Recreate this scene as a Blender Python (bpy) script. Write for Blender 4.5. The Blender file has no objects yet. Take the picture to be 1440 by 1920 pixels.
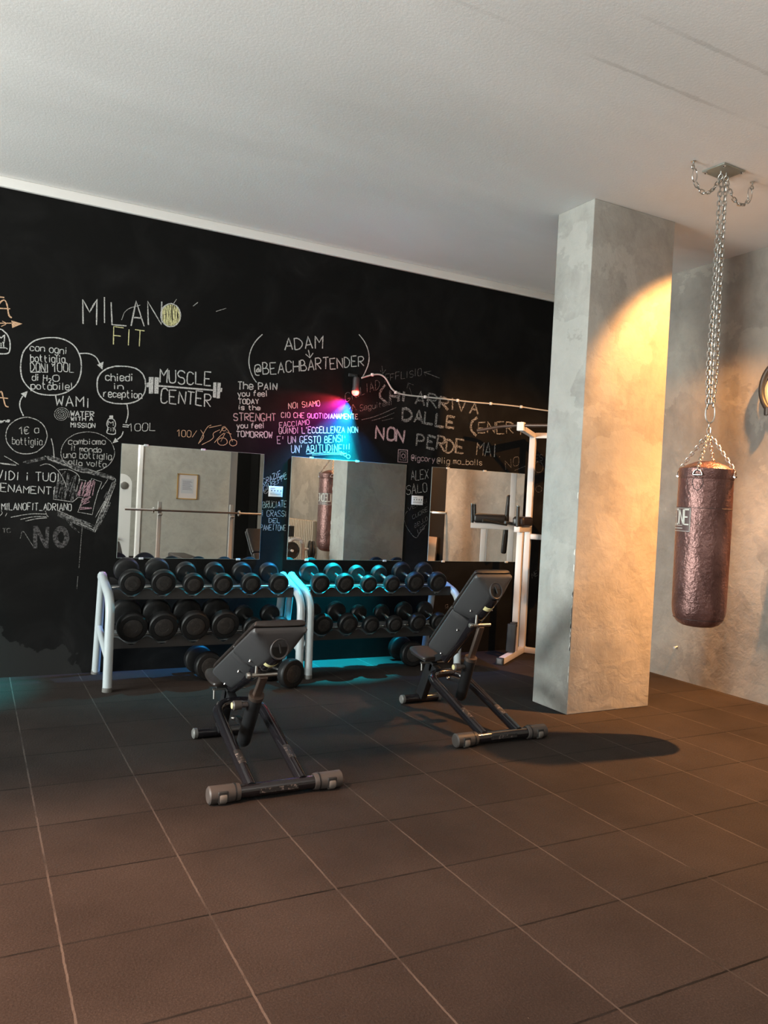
import bpy, bmesh, math, random
from mathutils import Vector, Matrix
random.seed(7)
sc = bpy.context.scene
COL = sc.collection
PI = math.pi

# ------------------------------------------------------------------ camera
F, YAW, PITCH, ROLL, CD, CH = 1467.59, -0.4861, -0.0157, 0.0510, 6.5719, 1.5
H, XR = 3.7518, 5.7473
def cam_axes():
    cy, sy, cp, sp = math.cos(YAW), math.sin(YAW), math.cos(PITCH), math.sin(PITCH)
    r = Vector((cy, sy, 0)); f = Vector((-sy*cp, cy*cp, sp)); u = r.cross(f)
    c, s = math.cos(ROLL), math.sin(ROLL)
    return c*r + s*u, -s*r + c*u, f
CR, CU, CF = cam_axes()
cam = bpy.data.cameras.new('camera'); camo = bpy.data.objects.new('camera', cam); COL.objects.link(camo)
camo.matrix_world = Matrix(((CR.x, CU.x, -CF.x, 0), (CR.y, CU.y, -CF.y, -CD), (CR.z, CU.z, -CF.z, CH), (0, 0, 0, 1)))
cam.sensor_fit = 'VERTICAL'; cam.sensor_height = 36; cam.sensor_width = 27
cam.lens = F*36/1920
cam.clip_start = .05
sc.camera = camo
def on_wall(x, y, Y=0.0):
    """point of the black wall that the photo shows at (x, y)"""
    d = CF + CR*((x-720)/F) - CU*((y-960)/F)
    t = (Y+CD)/d.y
    return Vector((t*d.x, -CD+t*d.y, CH+t*d.z))

# ------------------------------------------------------------------ view, world, lights
sc.view_settings.view_transform = 'Standard'; sc.view_settings.look = 'None'
sc.view_settings.gamma = 1; sc.view_settings.use_curve_mapping = False
sc.view_settings.exposure = 0.0
w = bpy.data.worlds.new('world'); sc.world = w; w.use_nodes = True
w.node_tree.nodes['Background'].inputs[0].default_value = (.75, .8, .85, 1)
w.node_tree.nodes['Background'].inputs[1].default_value = .5
def light(name, kind, loc, target, power, color, **k):
    L = bpy.data.lights.new(name, kind); L.energy = power; L.color = color
    for a, b in k.items(): setattr(L, a, b)
    o = bpy.data.objects.new(name, L); COL.objects.link(o); o.location = loc
    d = Vector(target)-Vector(loc); o.rotation_euler = d.to_track_quat('-Z', 'Y').to_euler()
    return o
FILL_COL = (1, .95, .88)
light('daylight_front', 'AREA', (-1.0, -10.85, 1.9), (-1.0, 0, 2.1), 30, FILL_COL, shape='RECTANGLE', size=3.6, size_y=1.8)  # added fill for the general room light, from behind the camera
light('daylight_left', 'AREA', (-6.85, -2.5, 1.7), (4, -2.4, 2.2), 1150, (.93, 1, .97), shape='RECTANGLE', size=3.4, size_y=1.8)  # added cool fill from the left, source out of view
UP = [((-.6, -8.6), 155), ((-2.6, -3.8), 100), ((1.7, -7.9), 130)]  # unseen lamps added to brighten the ceiling
for (x, y), p in UP:
    light('uplight', 'AREA', (x, y, 1.86), (x, y, 4), p, (1, .97, .94), shape='DISK', size=.30)
WARM = (1, .55, .20)
DOWN = [((5.22, -3.19, 3.62), (5.22-.175, -3.19+.665, 3.62-.751), 620, (1, .43, .115), 72, .45),
        ((5.30, -3.30, 3.58), (4.9, -3.5, 0), 2100, (1, .44, .145), 88, .85),
        ((-1.1, -3.6, 3.58), (.3, -4.6, 0), 2300, (1, .50, .28), 74, 1),
        ((4.5, -7.3, 3.58), (5.7, -7.4, .9), 330, (1, .64, .36), 80, .8)]
for i, (l, t, p, c, a, b) in enumerate(DOWN):
    light('downlight_beam', 'SPOT', l, t, p, c, spot_size=math.radians(a), spot_blend=b, shadow_soft_size=.04)
LX, LY, LZ = 3.064, -.10, 2.478
RGB = [((-1, .16, -.30), -.05, 190, (1, .04, .07), 42, 1),
       ((-.78, .24, -.58), -.05, 240, (.95, .02, .70), 52, 1),
       ((-.34, .22, -.85), -.06, 850, (.03, .12, 1), 62, 1),
       ((-.10, .02, -1), -.11, 3300, (0, .70, .85), 42, .75),
       ((-.16, .16, -1), -.08, 800, (0, .5, .95), 56, 1),
       ((-.62, -.02, -1), -.12, 420, (0, .62, .8), 52, 1),
       ((.34, -.06, -1), -.11, 180, (.04, .32, 1), 46, .8)]
for (d, y, p, c, a, b) in RGB:
    l = Vector((LX, y, LZ-.055))
    light('rgb_beam', 'SPOT', l, l+Vector(d), p, c, spot_size=math.radians(a), spot_blend=b, shadow_soft_size=.012)
light('rgb_glow', 'POINT', (LX, LY-.045, LZ-.03), (0, 0, 0), 5, (1, .06, .05), shadow_soft_size=.02)
light('rgb_beam', 'SPOT', (-.55, -.12, 2.5), (-.40, -.26, 0), 1000, (0, .72, .8), spot_size=math.radians(44), spot_blend=.7, shadow_soft_size=.02)

# ------------------------------------------------------------------ materials
def mat(name, color=(.5, .5, .5), rough=.5, metal=0, spec=.5, emit=None, emit_s=0, build=None, coat=0):
    m = bpy.data.materials.new(name); m.use_nodes = True
    nt = m.node_tree; b = nt.nodes['Principled BSDF']
    b.inputs['Base Color'].default_value = (*color, 1); b.inputs['Roughness'].default_value = rough
    b.inputs['Metallic'].default_value = metal; b.inputs['Specular IOR Level'].default_value = spec
    b.inputs['Coat Weight'].default_value = coat
    if emit:
        b.inputs['Emission Color'].default_value = (*emit, 1); b.inputs['Emission Strength'].default_value = emit_s
    if build: build(nt, b)
    return m
def N(nt, t, **k):
    n = nt.nodes.new(t)
    for a, v in k.items():
        if a in n.inputs: n.inputs[a].default_value = v
        else: setattr(n, a, v)
    return n
def ramp(nt, src, stops):
    r = N(nt, 'ShaderNodeValToRGB'); e = r.color_ramp.elements
    while len(e) < len(stops): e.new(.5)
    for i, (p, c) in enumerate(stops):
        e[i].position = p; e[i].color = (*c, 1) if len(c) == 3 else c
    nt.links.new(src, r.inputs[0]); return r.outputs[0]
def noise(nt, scale, detail=5, rough=.55, dist=0, vec=None):
    n = N(nt, 'ShaderNodeTexNoise', Scale=scale, Detail=detail, Roughness=rough, Distortion=dist)
    nt.links.new(vec or pos(nt), n.inputs['Vector']); return n.outputs['Fac']
def pos(nt):
    return N(nt, 'ShaderNodeNewGeometry').outputs['Position']
def objc(nt):
    return N(nt, 'ShaderNodeTexCoord').outputs['Object']
def stretch(nt, vec, s):
    m = N(nt, 'ShaderNodeMapping'); m.inputs['Scale'].default_value = s; nt.links.new(vec, m.inputs['Vector']); return m.outputs[0]
def mix(nt, fac, a, b, mode='MIX'):
    m = N(nt, 'ShaderNodeMix', data_type='RGBA', blend_type=mode)
    for s, i in ((fac, 0), (a, 6), (b, 7)):
        if isinstance(s, (int, float)): m.inputs[i].default_value = s
        elif isinstance(s, tuple): m.inputs[i].default_value = (*s, 1)
        else: nt.links.new(s, m.inputs[i])
    return m.outputs[2]
def bump(nt, b, h, strength=.3, dist=.01):
    n = N(nt, 'ShaderNodeBump', Strength=strength, Distance=dist)
    nt.links.new(h, n.inputs['Height']); nt.links.new(n.outputs[0], b.inputs['Normal'])

def plaster(light_c, mid_c, dark_c, sc1=.9, warm=None):
    def f(nt, b):
        p = pos(nt)
        big = noise(nt, sc1, 6, .62, .7, stretch(nt, p, (1, 1, .75)))
        c = ramp(nt, big, [(.3, dark_c), (.5, mid_c), (.7, light_c)])
        fine = noise(nt, 5.5, 8, .7, .5)
        c = mix(nt, .5, c, ramp(nt, fine, [(.32, (.36, .36, .36)), (.5, (.5, .5, .5)), (.7, (.62, .62, .62))]), 'OVERLAY')
        # trowel patches with ragged edges
        pa = noise(nt, 1.7, 7, .6, .4)
        c = mix(nt, ramp(nt, pa, [(.56, (0, 0, 0)), (.575, (.5, .5, .5))]), c, light_c)
        nt.links.new(c, b.inputs['Base Color'])
        hgt = noise(nt, 9, 8, .62, .3)
        bump(nt, b, hgt, .35, .02)
    return f
def rubber(nt, b):
    p = pos(nt)
    br = N(nt, 'ShaderNodeTexNoise', Scale=150.0, Detail=3.0); nt.links.new(p, br.inputs['Vector'])
    c = ramp(nt, noise(nt, 1.3, 5, .6), [(.35, (.021, .0165, .0145)), (.65, (.031, .0245, .0215))])
    c = mix(nt, .6, c, ramp(nt, br.outputs['Fac'], [(.35, (.3, .3, .3)), (.6, (.56, .56, .56)), (.75, (.9, .9, .9))]), 'OVERLAY')
    fl = N(nt, 'ShaderNodeVectorMath', operation='SNAP'); of = N(nt, 'ShaderNodeVectorMath', operation='ADD'); nt.links.new(p, of.inputs[0]); of.inputs[1].default_value = (-.32, 3.88, 0)
    nt.links.new(of.outputs[0], fl.inputs[0]); fl.inputs[1].default_value = (.491, .491, 10)
    wn = N(nt, 'ShaderNodeTexWhiteNoise'); nt.links.new(fl.outputs[0], wn.inputs['Vector'])
    c = mix(nt, .35, c, ramp(nt, wn.outputs['Value'], [(0, (.36, .36, .36)), (1, (.62, .62, .62))]), 'OVERLAY')
    # pale crumbs
    sp = noise(nt, 60, 2, .5)
    c = mix(nt, ramp(nt, sp, [(.79, (0, 0, 0)), (.81, (1, 1, 1))]), c, (.12, .11, .095))
    # joints of the half metre tiles: thin worn lines, pale along one direction, dark along the other
    sx = N(nt, 'ShaderNodeSeparateXYZ'); nt.links.new(p, sx.inputs[0])
    def joint(out, off, wd):
        a = N(nt, 'ShaderNodeMath', operation='SUBTRACT'); nt.links.new(out, a.inputs[0]); a.inputs[1].default_value = off
        wv = N(nt, 'ShaderNodeMath', operation='MULTIPLY_ADD'); nt.links.new(noise(nt, 25, 2), wv.inputs[0]); wv.inputs[1].default_value = .006; nt.links.new(a.outputs[0], wv.inputs[2])
        m = N(nt, 'ShaderNodeMath', operation='PINGPONG'); nt.links.new(wv.outputs[0], m.inputs[0]); m.inputs[1].default_value = .2455
        l = N(nt, 'ShaderNodeMath', operation='LESS_THAN'); nt.links.new(m.outputs[0], l.inputs[0]); l.inputs[1].default_value = wd
        return l.outputs[0]
    jx = joint(sx.outputs['X'], .32-.003, .0036); jy = joint(sx.outputs['Y'], -3.88-.003, .0046)
    wear = ramp(nt, noise(nt, 4, 4, .6), [(.33, (.0, .0, .0)), (.52, (1, 1, 1))])
    c = mix(nt, jy, c, mix(nt, wear, (.004, .0035, .003), (.013, .011, .010)))
    c = mix(nt, jx, c, mix(nt, wear, (.022, .019, .017), (.066, .056, .05)))
    nt.links.new(c, b.inputs['Base Color'])
    mx = N(nt, 'ShaderNodeMath', operation='MAXIMUM'); nt.links.new(jx, mx.inputs[0]); nt.links.new(jy, mx.inputs[1])
    h = N(nt, 'ShaderNodeMath', operation='MULTIPLY_ADD'); nt.links.new(mx.outputs[0], h.inputs[0]); h.inputs[1].default_value = -1.5
    nt.links.new(noise(nt, 90, 4, .7), h.inputs[2])
    bump(nt, b, h.outputs[0], .5, .006)
def blackboard(nt, b):
    p = pos(nt)
    sm = noise(nt, 2.2, 7, .65, .8)
    c = ramp(nt, sm, [(.45, (.0060, .0058, .0056)), (.62, (.0095, .0093, .009)), (.78, (.020, .0195, .019))])
    # scrubbed grey patches low on the left
    sx = N(nt, 'ShaderNodeSeparateXYZ'); nt.links.new(p, sx.inputs[0])
    z = N(nt, 'ShaderNodeMath', operation='MULTIPLY_ADD'); nt.links.new(noise(nt, 2.6, 6, .6), z.inputs[0]); z.inputs[1].default_value = -.95; zz = N(nt, 'ShaderNodeMath', operation='MULTIPLY_ADD'); nt.links.new(sx.outputs['X'], zz.inputs[0]); zz.inputs[1].default_value = .55; nt.links.new(sx.outputs['Z'], zz.inputs[2]); nt.links.new(zz.outputs[0], z.inputs[2])
    c = mix(nt, ramp(nt, z.outputs[0], [(.0, (.8, .8, .8)), (.0001, (0, 0, 0))]), c, (.023, .0228, .022))
    nt.links.new(c, b.inputs['Base Color'])
    bump(nt, b, noise(nt, 40, 3), .06, .01)
def ceil(nt, b):
    p = pos(nt)
    c = ramp(nt, noise(nt, .55, 5, .55, .6, stretch(nt, p, (.7, 1.3, 1))), [(.3, (.64, .625, .60)), (.7, (.76, .745, .72))])
    # taped board joints that show through the paint
    sx = N(nt, 'ShaderNodeSeparateXYZ'); nt.links.new(p, sx.inputs[0])
    def line(y0, wd):
        a = N(nt, 'ShaderNodeMath', operation='ADD'); nt.links.new(sx.outputs['Y'], a.inputs[0]); a.inputs[1].default_value = -y0
        j = N(nt, 'ShaderNodeMath', operation='MULTIPLY_ADD'); nt.links.new(noise(nt, 14, 4, .7), j.inputs[0]); j.inputs[1].default_value = .035; nt.links.new(a.outputs[0], j.inputs[2])
        q = N(nt, 'ShaderNodeMath', operation='ABSOLUTE'); nt.links.new(j.outputs[0], q.inputs[0])
        return ramp(nt, q.outputs[0], [(wd*.75, (.7, .7, .7)), (wd*1.2, (0, 0, 0))])
    br = ramp(nt, noise(nt, 1.1, 3, .5), [(.4, (.1, .1, .1)), (.55, (1, 1, 1))])
    for y0 in (-3.515, -3.875):
        c = mix(nt, mix(nt, 1.0, line(y0, .013), br, 'MULTIPLY'), c, (.52, .50, .475))
    nt.links.new(c, b.inputs['Base Color'])
    bump(nt, b, noise(nt, 60, 5, .6), .12, .01)

M = {}
M['ceiling'] = mat('ceiling_paint', rough=.85, spec=.2, build=ceil)
M['rubber'] = mat('rubber_tiles', rough=.85, spec=.10, build=rubber)
M['black_wall'] = mat('blackboard_paint', rough=.8, spec=.08, build=blackboard)
M['pillar'] = mat('grey_stucco', rough=.5, spec=.35, build=plaster((.455, .445, .41), (.375, .365, .335), (.285, .278, .252), 1.1))
M['right'] = mat('right_stucco', rough=.46, spec=.75, build=plaster((.36, .33, .283), (.25, .23, .202), (.165, .157, .138), .8))
M['wall'] = mat('painted_wall', rough=.7, spec=.3, build=plaster((.44, .42, .37), (.40, .385, .34), (.35, .335, .30), .6))
M['white'] = mat('white_paint', (.78, .76, .73), .5)
M['darkdoor'] = mat('black_door_paint', (.010, .009, .008), .8, spec=.1)
M['frame_grey'] = mat('grey_powder_coat', (.37, .41, .425), .32, spec=.5)
M['cream_frame'] = mat('white_powder_coat', (.66, .62, .60), .38, spec=.4)
M['black_steel'] = mat('black_steel', (.012, .012, .013), .42, spec=.4)
M['tray'] = mat('tray_steel', (.014, .0135, .0135), .5, spec=.4)
M['shelf'] = mat('shelf_steel', (.13, .14, .145), .45)
M['gloss_black'] = mat('gloss_black_tube', (.010, .009, .011), .14, spec=.6, coat=.3)
def rub(nt, b):
    c = ramp(nt, noise(nt, 30, 4, .6, 0, objc(nt)), [(.35, (.005, .005, .0053)), (.7, (.010, .0098, .0098))])
    nt.links.new(c, b.inputs['Base Color'])
M['db'] = mat('dumbbell_urethane', rough=.5, spec=.30, build=rub)
def disc(nt, b):
    c = ramp(nt, noise(nt, 45, 5, .7, 0, objc(nt)), [(.35, (.014, .0125, .012)), (.55, (.022, .0195, .018)), (.7, (.042, .036, .032))])
    nt.links.new(c, b.inputs['Base Color'])
M['disc'] = mat('dumbbell_disc', rough=.6, spec=.3, build=disc)
M['chrome'] = mat('chrome', (.72, .71, .69), .22, 1)
M['steel'] = mat('zinc_steel', (.50, .49, .46), .38, 1)
M['rod'] = mat('worn_bronze_steel', (.16, .12, .10), .38, .8)
M['shell'] = mat('grey_plastic_shell', (.042, .042, .044), .5, spec=.45)
def leather(nt, b):
    c = ramp(nt, noise(nt, 14, 5, .6, .5, objc(nt)), [(.3, (.011, .008, .007)), (.7, (.024, .0165, .014))])
    nt.links.new(c, b.inputs['Base Color']); bump(nt, b, noise(nt, 60, 3, .6, 0, objc(nt)), .2, .004)
M['pad'] = mat('dark_vinyl', rough=.42, spec=.5, build=leather)
M['brown_pad'] = mat('brown_vinyl', (.13, .085, .058), .45)
M['cap'] = mat('grey_rubber_cap', (.058, .050, .046), .5)
M['wheel'] = mat('pale_wheel', (.15, .135, .12), .5)
M['capend'] = mat('pale_end_cap', (.115, .112, .105), .5)
M['yellow'] = mat('yellow_plastic', (.72, .66, .34), .5)
M['scuff'] = mat('scuffed_label', rough=.6, build=lambda nt, b: nt.links.new(ramp(nt, noise(nt, 55, 4, .7), [(.56, (.013, .012, .012)), (.60, (.19, .15, .135))]), b.inputs['Base Color']))
def bag(nt, b):
    o = objc(nt)
    c = ramp(nt, noise(nt, 7, 6, .65, .6, stretch(nt, o, (1, 1, .5))), [(.3, (.085, .038, .033)), (.55, (.17, .083, .072)), (.75, (.30, .16, .14))])
    nt.links.new(c, b.inputs['Base Color'])
    h = N(nt, 'ShaderNodeMath', operation='MULTIPLY_ADD'); nt.links.new(noise(nt, 9, 4, .6, .5, stretch(nt, o, (1.6, 1.6, .5))), h.inputs[0]); h.inputs[1].default_value = 1.0
    nt.links.new(noise(nt, 45, 3, .6, 0, o), h.inputs[2])
    bump(nt, b, h.outputs[0], .5, .011)
M['bag'] = mat('bag_leather', rough=.35, metal=.6, spec=.6, build=bag)
M['seam'] = mat('bag_seam', (.035, .02, .018), .6)
M['print'] = mat('white_print', (.60, .58, .52), .6)
M['mirror'] = mat('mirror_silver', (.80, .81, .79), 0.0, 1)
M['glass_edge'] = mat('mirror_edge', (.35, .40, .38), .25)
M['clip'] = mat('clear_clip', (.55, .57, .57), .25)
M['paper'] = mat('white_card', (.74, .74, .75), .5)
M['ink'] = mat('black_ink', (.14, .14, .15), .6)
M['gold'] = mat('gold_frame', (.62, .42, .16), .35, .7)
M['cable'] = mat('white_cable', (.55, .53, .49), .5)
M['plastic_black'] = mat('black_plastic', (.02, .02, .02), .45)
M['lamp_red'] = mat('red_led', (.8, .2, .15), .4, emit=(1, .07, .05), emit_s=6)
M['lamp_warm'] = mat('warm_led', (.9, .7, .5), .4, emit=(1, .7, .4), emit_s=8)
M['wood'] = mat('plywood', rough=.5, build=lambda nt, b: nt.links.new(ramp(nt, noise(nt, 3, 5, .6, .6, stretch(nt, pos(nt), (1, 1, .15))), [(.3, (.20, .13, .08)), (.7, (.33, .22, .14))]), b.inputs['Base Color']))
M['radiator'] = mat('radiator_enamel', (.34, .28, .21), .4)
M['pane'] = mat('window_glass', (.8, .85, .85), .05, spec=.5)
def chalk_mat(name, col, cover, scale=110):
    def f(nt, b):
        n = noise(nt, scale, 4, .7)
        k = .72-.44*cover
        fac = ramp(nt, n, [(k-.10, (0, 0, 0)), (k+.06, (1, 1, 1))])
        nt.links.new(mix(nt, fac, (.02, .0195, .019), col), b.inputs['Base Color'])
    return mat(name, rough=.95, spec=.05, build=f)
CHK = {'w': chalk_mat('chalk_white', (.52, .52, .505), .64), 'm': chalk_mat('chalk_medium', (.44, .43, .41), .54),
       'l': chalk_mat('chalk_thin', (.5, .49, .47), .62),
       'f': chalk_mat('chalk_faint', (.24, .23, .22), .45), 'g': chalk_mat('chalk_block', (.34, .33, .315), .44, 75),
       'y': chalk_mat('chalk_yellow', (.60, .57, .30), .66), 'o': chalk_mat('chalk_orange', (.60, .38, .24), .66),
       'p': chalk_mat('chalk_pink', (.40, .24, .28), .55), 'q': chalk_mat('chalk_pale_pink', (.50, .36, .38), .60),
       's': chalk_mat('chalk_smear', (.20, .197, .193), .38, 45), 'n': chalk_mat('chalk_ghost', (.105, .10, .10), .42, 60)}

# ------------------------------------------------------------------ mesh builder
class MB:
    def __init__(s): s.v = []; s.f = []; s.sm = []
    def add(s, vs, fs, smooth=False):
        o = len(s.v); s.v += [tuple(v) for v in vs]
        for f in fs: s.f.append(tuple(i+o for i in f)); s.sm.append(smooth)
        return s
    def box(s, a, b, mtx=None, bev=0):
        bm = bmesh.new(); bmesh.ops.create_cube(bm, size=1)
        for v in bm.verts: v.co = Vector(((a[0]+b[0])/2+v.co.x*(b[0]-a[0]), (a[1]+b[1])/2+v.co.y*(b[1]-a[1]), (a[2]+b[2])/2+v.co.z*(b[2]-a[2])))
        if bev: bmesh.ops.bevel(bm, geom=bm.edges[:], offset=bev, segments=3, affect='EDGES', profile=.5)
        if mtx is not None: bm.transform(mtx)
        s.from_bm(bm, bool(bev)); return s
    def from_bm(s, bm, smooth=False):
        bm.verts.index_update()
        s.add([v.co.copy() for v in bm.verts], [[v.index for v in f.verts] for f in bm.faces], smooth); bm.free()
    def tube(s, pts, r, n=16, closed=False, cap=True, rs=None):
        pts = [Vector(p) for p in pts]; m = len(pts); rings = []
        t0 = (pts[1]-pts[0]).normalized()
        ref = Vector((0, 0, 1)) if abs(t0.z) < .9 else Vector((1, 0, 0))
        nrm = (ref - t0*ref.dot(t0)).normalized()
        for i, p in enumerate(pts):
            a = pts[(i-1) % m] if (i > 0 or closed) else p; b = pts[(i+1) % m] if (i < m-1 or closed) else p
            t = (b-a).normalized(); nrm = (nrm - t*nrm.dot(t)).normalized(); bn = t.cross(nrm)
            rr = rs[i] if rs else r
            rings.append([p + rr*(math.cos(2*PI*k/n)*nrm + math.sin(2*PI*k/n)*bn) for k in range(n)])
        vs = [v for R in rings for v in R]; fs = []
        for i in range(m if closed else m-1):
            for k in range(n):
                j = (i+1) % m
                fs.append((i*n+k, i*n+(k+1) % n, j*n+(k+1) % n, j*n+k))
        s.add(vs, fs, True)
        if cap and not closed:
            o = len(s.v); s.add(rings[0], [tuple(range(n-1, -1, -1))]); s.add(rings[-1], [tuple(range(n))])
        return s
    def bar(s, a, b, w, h, up=(0, 0, 1), bev=.004):
        a, b = Vector(a), Vector(b); d = b-a; L = d.length; y = d.normalized(); up = Vector(up)
        x = y.cross(up)
        if x.length < 1e-4: x = Vector((1, 0, 0))
        x.normalize(); z = x.cross(y)
        m = Matrix(((x.x, y.x, z.x, a.x), (x.y, y.y, z.y, a.y), (x.z, y.z, z.z, a.z), (0, 0, 0, 1)))
        return s.box((-w/2, 0, -h/2), (w/2, L, h/2), m, bev)
    def lathe(s, prof, n=40, mtx=None, smooth=True, cap=True):
        """prof = [(radius, height)] about local Z"""
        vs = []; fs = []
        for r, z in prof:
            for k in range(n): vs.append(Vector((r*math.cos(2*PI*k/n), r*math.sin(2*PI*k/n), z)))
        for i in range(len(prof)-1):
            for k in range(n): fs.append((i*n+k, i*n+(k+1) % n, (i+1)*n+(k+1) % n, (i+1)*n+k))
        if cap and prof[0][0] > 1e-6: fs.append(tuple(range(n-1, -1, -1)))
        if cap and prof[-1][0] > 1e-6: fs.append(tuple((len(prof)-1)*n+k for k in range(n)))
        if mtx is not None: vs = [mtx @ v for v in vs]
        s.add(vs, fs, smooth); return s
    def prism(s, poly, d, mtx=None):
        """poly in local XY, extruded along local Z by d"""
        n = len(poly); vs = [Vector((x, y, 0)) for x, y in poly]+[Vector((x, y, d)) for x, y in poly]
        fs = [tuple(range(n-1, -1, -1)), tuple(range(n, 2*n))]+[(i, (i+1) % n, (i+1) % n+n, i+n) for i in range(n)]
        if mtx is not None: vs = [mtx @ v for v in vs]
        s.add(vs, fs); return s
    def loft(s, secs, smooth=True, cap=True):
        n = len(secs[0]); vs = [Vector(p) for S in secs for p in S]; fs = []
        for i in range(len(secs)-1):
            for k in range(n): fs.append((i*n+k, i*n+(k+1) % n, (i+1)*n+(k+1) % n, (i+1)*n+k))
        if cap: fs += [tuple(range(n-1, -1, -1)), tuple((len(secs)-1)*n+k for k in range(n))]
        s.add(vs, fs, smooth); return s
    def build(s, name, m, parent=None, label=None, bev=0, subd=0, edge=True):
        me = bpy.data.meshes.new(name); me.from_pydata(s.v, [], s.f)
        me.polygons.foreach_set('use_smooth', s.sm); me.materials.append(m)
        bm = bmesh.new(); bm.from_mesh(me); bmesh.ops.remove_doubles(bm, verts=bm.verts, dist=1e-5); bmesh.ops.recalc_face_normals(bm, faces=bm.faces)
        bm.to_mesh(me); bm.free()
        if edge:
            try: me.set_sharp_from_angle(angle=math.radians(38))
            except Exception: pass
        o = bpy.data.objects.new(name, me); COL.objects.link(o)
        if parent is not None: o.parent = parent
        if label: o['label'] = label
        if bev:
            b = o.modifiers.new('b', 'BEVEL'); b.width = bev; b.segments = 3; b.limit_method = 'ANGLE'
        if subd:
            b = o.modifiers.new('s', 'SUBSURF'); b.levels = b.render_levels = subd
        return o
def empty(name, loc, label, cat, group=None, rz=0):
    o = bpy.data.objects.new(name, None); COL.objects.link(o); o.location = loc; o.rotation_euler = (0, 0, rz)
    o.empty_display_size = .1
    return tag(o, label, cat, group)
def tag(o, label, cat, group=None):
    o['label'] = label; o['category'] = cat
    if group: o['group'] = group
    return o
def struct(o, label=None, cat=None):
    o['kind'] = 'structure'
    if label: o['label'] = label
    if cat: o['category'] = cat
    return o
def copy_tree(o, parent=None):
    c = o.copy(); COL.objects.link(c); c.parent = parent
    for ch in o.children: copy_tree(ch, c)
    return c
def rounded(pts, r, seg=6):
    """polyline with its inner corners rounded"""
    pts = [Vector(p) for p in pts]; out = [pts[0]]
    for i in range(1, len(pts)-1):
        p = pts[i]; a = (pts[i-1]-p); b = (pts[i+1]-p)
        q = min(r, a.length*.49, b.length*.49); A = p+a.normalized()*q; B = p+b.normalized()*q
        for k in range(seg+1):
            t = k/seg; out.append(A*(1-t)**2 + p*2*t*(1-t) + B*t*t)
    out.append(pts[-1]); return out
def frame(origin, x, y, z):
    return Matrix(((x[0], y[0], z[0], origin[0]), (x[1], y[1], z[1], origin[1]), (x[2], y[2], z[2], origin[2]), (0, 0, 0, 1)))
def along(a, b):
    """matrix whose local Z runs from a towards b"""
    a, b = Vector(a), Vector(b); q = (b-a).to_track_quat('Z', 'Y').to_matrix().to_4x4(); q.translation = a; return q

# ------------------------------------------------------------------ the room
XL, YS = -7.0, -11.0
struct(MB().box((XL-.1, YS-.1, -.1), (XR+.1, .1, 0)).build('floor', M['rubber']), 'black-brown rubber tile floor', 'floor')
struct(MB().box((XL-.1, YS-.1, H), (XR+.1, .1, H+.1)).build('ceiling', M['ceiling']), 'plain grey-white plaster ceiling', 'ceiling')
WB = struct(MB().box((XL-.1, 0, 0), (XR+.1, .1, H)).build('wall_back', M['black_wall']), 'blackboard wall covered in chalk writing', 'wall')
# right wall with the dark doorway (the doorway shows only in the mirrors)
DY0, DY1, DH = -3.55, -2.53, 2.3
r = MB().box((XR, DY1, 0), (XR+.1, 0, H)).box((XR, YS-.1, 0), (XR+.1, DY0, H)).box((XR, DY0, DH), (XR+.1, DY1, H))
struct(r.build('wall_right', M['right']), 'patchy grey-beige stucco wall behind the punching bag', 'wall')
struct(MB().box((XR+.03, DY0, 0), (XR+.08, DY1, DH)).build('door_1', M['darkdoor']), 'black door in the right wall seen in the mirror', 'door')
struct(MB().box((XL-.1, YS, 0), (XL, 0, 1.0)).box((XL-.1, YS, 2.8), (XL, 0, H)).box((XL-.1, YS, 1.0), (XL, -4.3, 2.8)).box((XL-.1, -.7, 1.0), (XL, 0, 2.8)).build('wall_left', M['wall']))
fr = MB()  # unseen window added to go with the left fill light
for y in (-4.3, -2.5, -.7): fr.box((XL-.08, y-.03, 1.0), (XL-.02, y+.03, 2.8))
for z in (1.0, 2.77): fr.box((XL-.08, -4.3, z), (XL-.02, -.7, z+.03))
w1 = struct(fr.build('window_1', M['white'])); MB().box((XL-.06, -4.27, 1.03), (XL-.05, -.73, 2.77)).build('pane', M['pane'], w1)
struct(MB().box((XL, YS-.1, 0), (XR, YS, 1.0)).box((XL, YS-.1, 2.8), (XR, YS, H)).box((XL, YS-.1, 1.0), (-2.8, YS, 2.8)).box((.8, YS-.1, 1.0), (XR, YS, 2.8)).build('wall_front', M['wall']))
fr = MB()  # second unseen window, added for the front fill light
for x in (-2.8, -1.0, .8): fr.box((x-.03, YS-.08, 1.0), (x+.03, YS-.02, 2.8))
for z in (1.0, 2.77): fr.box((-2.8, YS-.08, z), (.8, YS-.02, z+.03))
w2 = struct(fr.build('window_2', M['white'])); MB().box((-2.77, YS-.06, 1.03), (.77, YS-.05, 2.77)).build('pane', M['pane'], w2)
struct(MB().box((4.5, YS, 0), (XR, YS+.05, 2.9)).box((XR-.04, YS+.05, 0), (XR, -10.42, 2.9)).build('door_2', M['darkdoor']), 'black door at the far end seen in the mirror', 'door')
# partition behind the camera that carries the framed sheet
struct(MB().box((2.72, -8.12, 0), (4.34, -8.0, H)).build('wall_partition', M['wall']), 'grey partition wall seen in the left mirror', 'wall')
struct(MB().box((2.66, -8.14, 0), (2.72, -7.98, H)).build('trim_2', M['white']), 'white corner trim of the partition', 'trim')
struct(MB().box((4.34, -8.3, 0), (4.47, -7.98, H)).build('trim_3', mat('grey_column', (.16, .16, .16), .5)), 'dark grey column edge of the partition', 'trim')
# white band along the top of the blackboard
struct(MB().box((XL, -.035, H-.075), (XR, 0, H), bev=.006).build('trim_1', M['white']), 'white band along the top of the black wall', 'trim')
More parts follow.
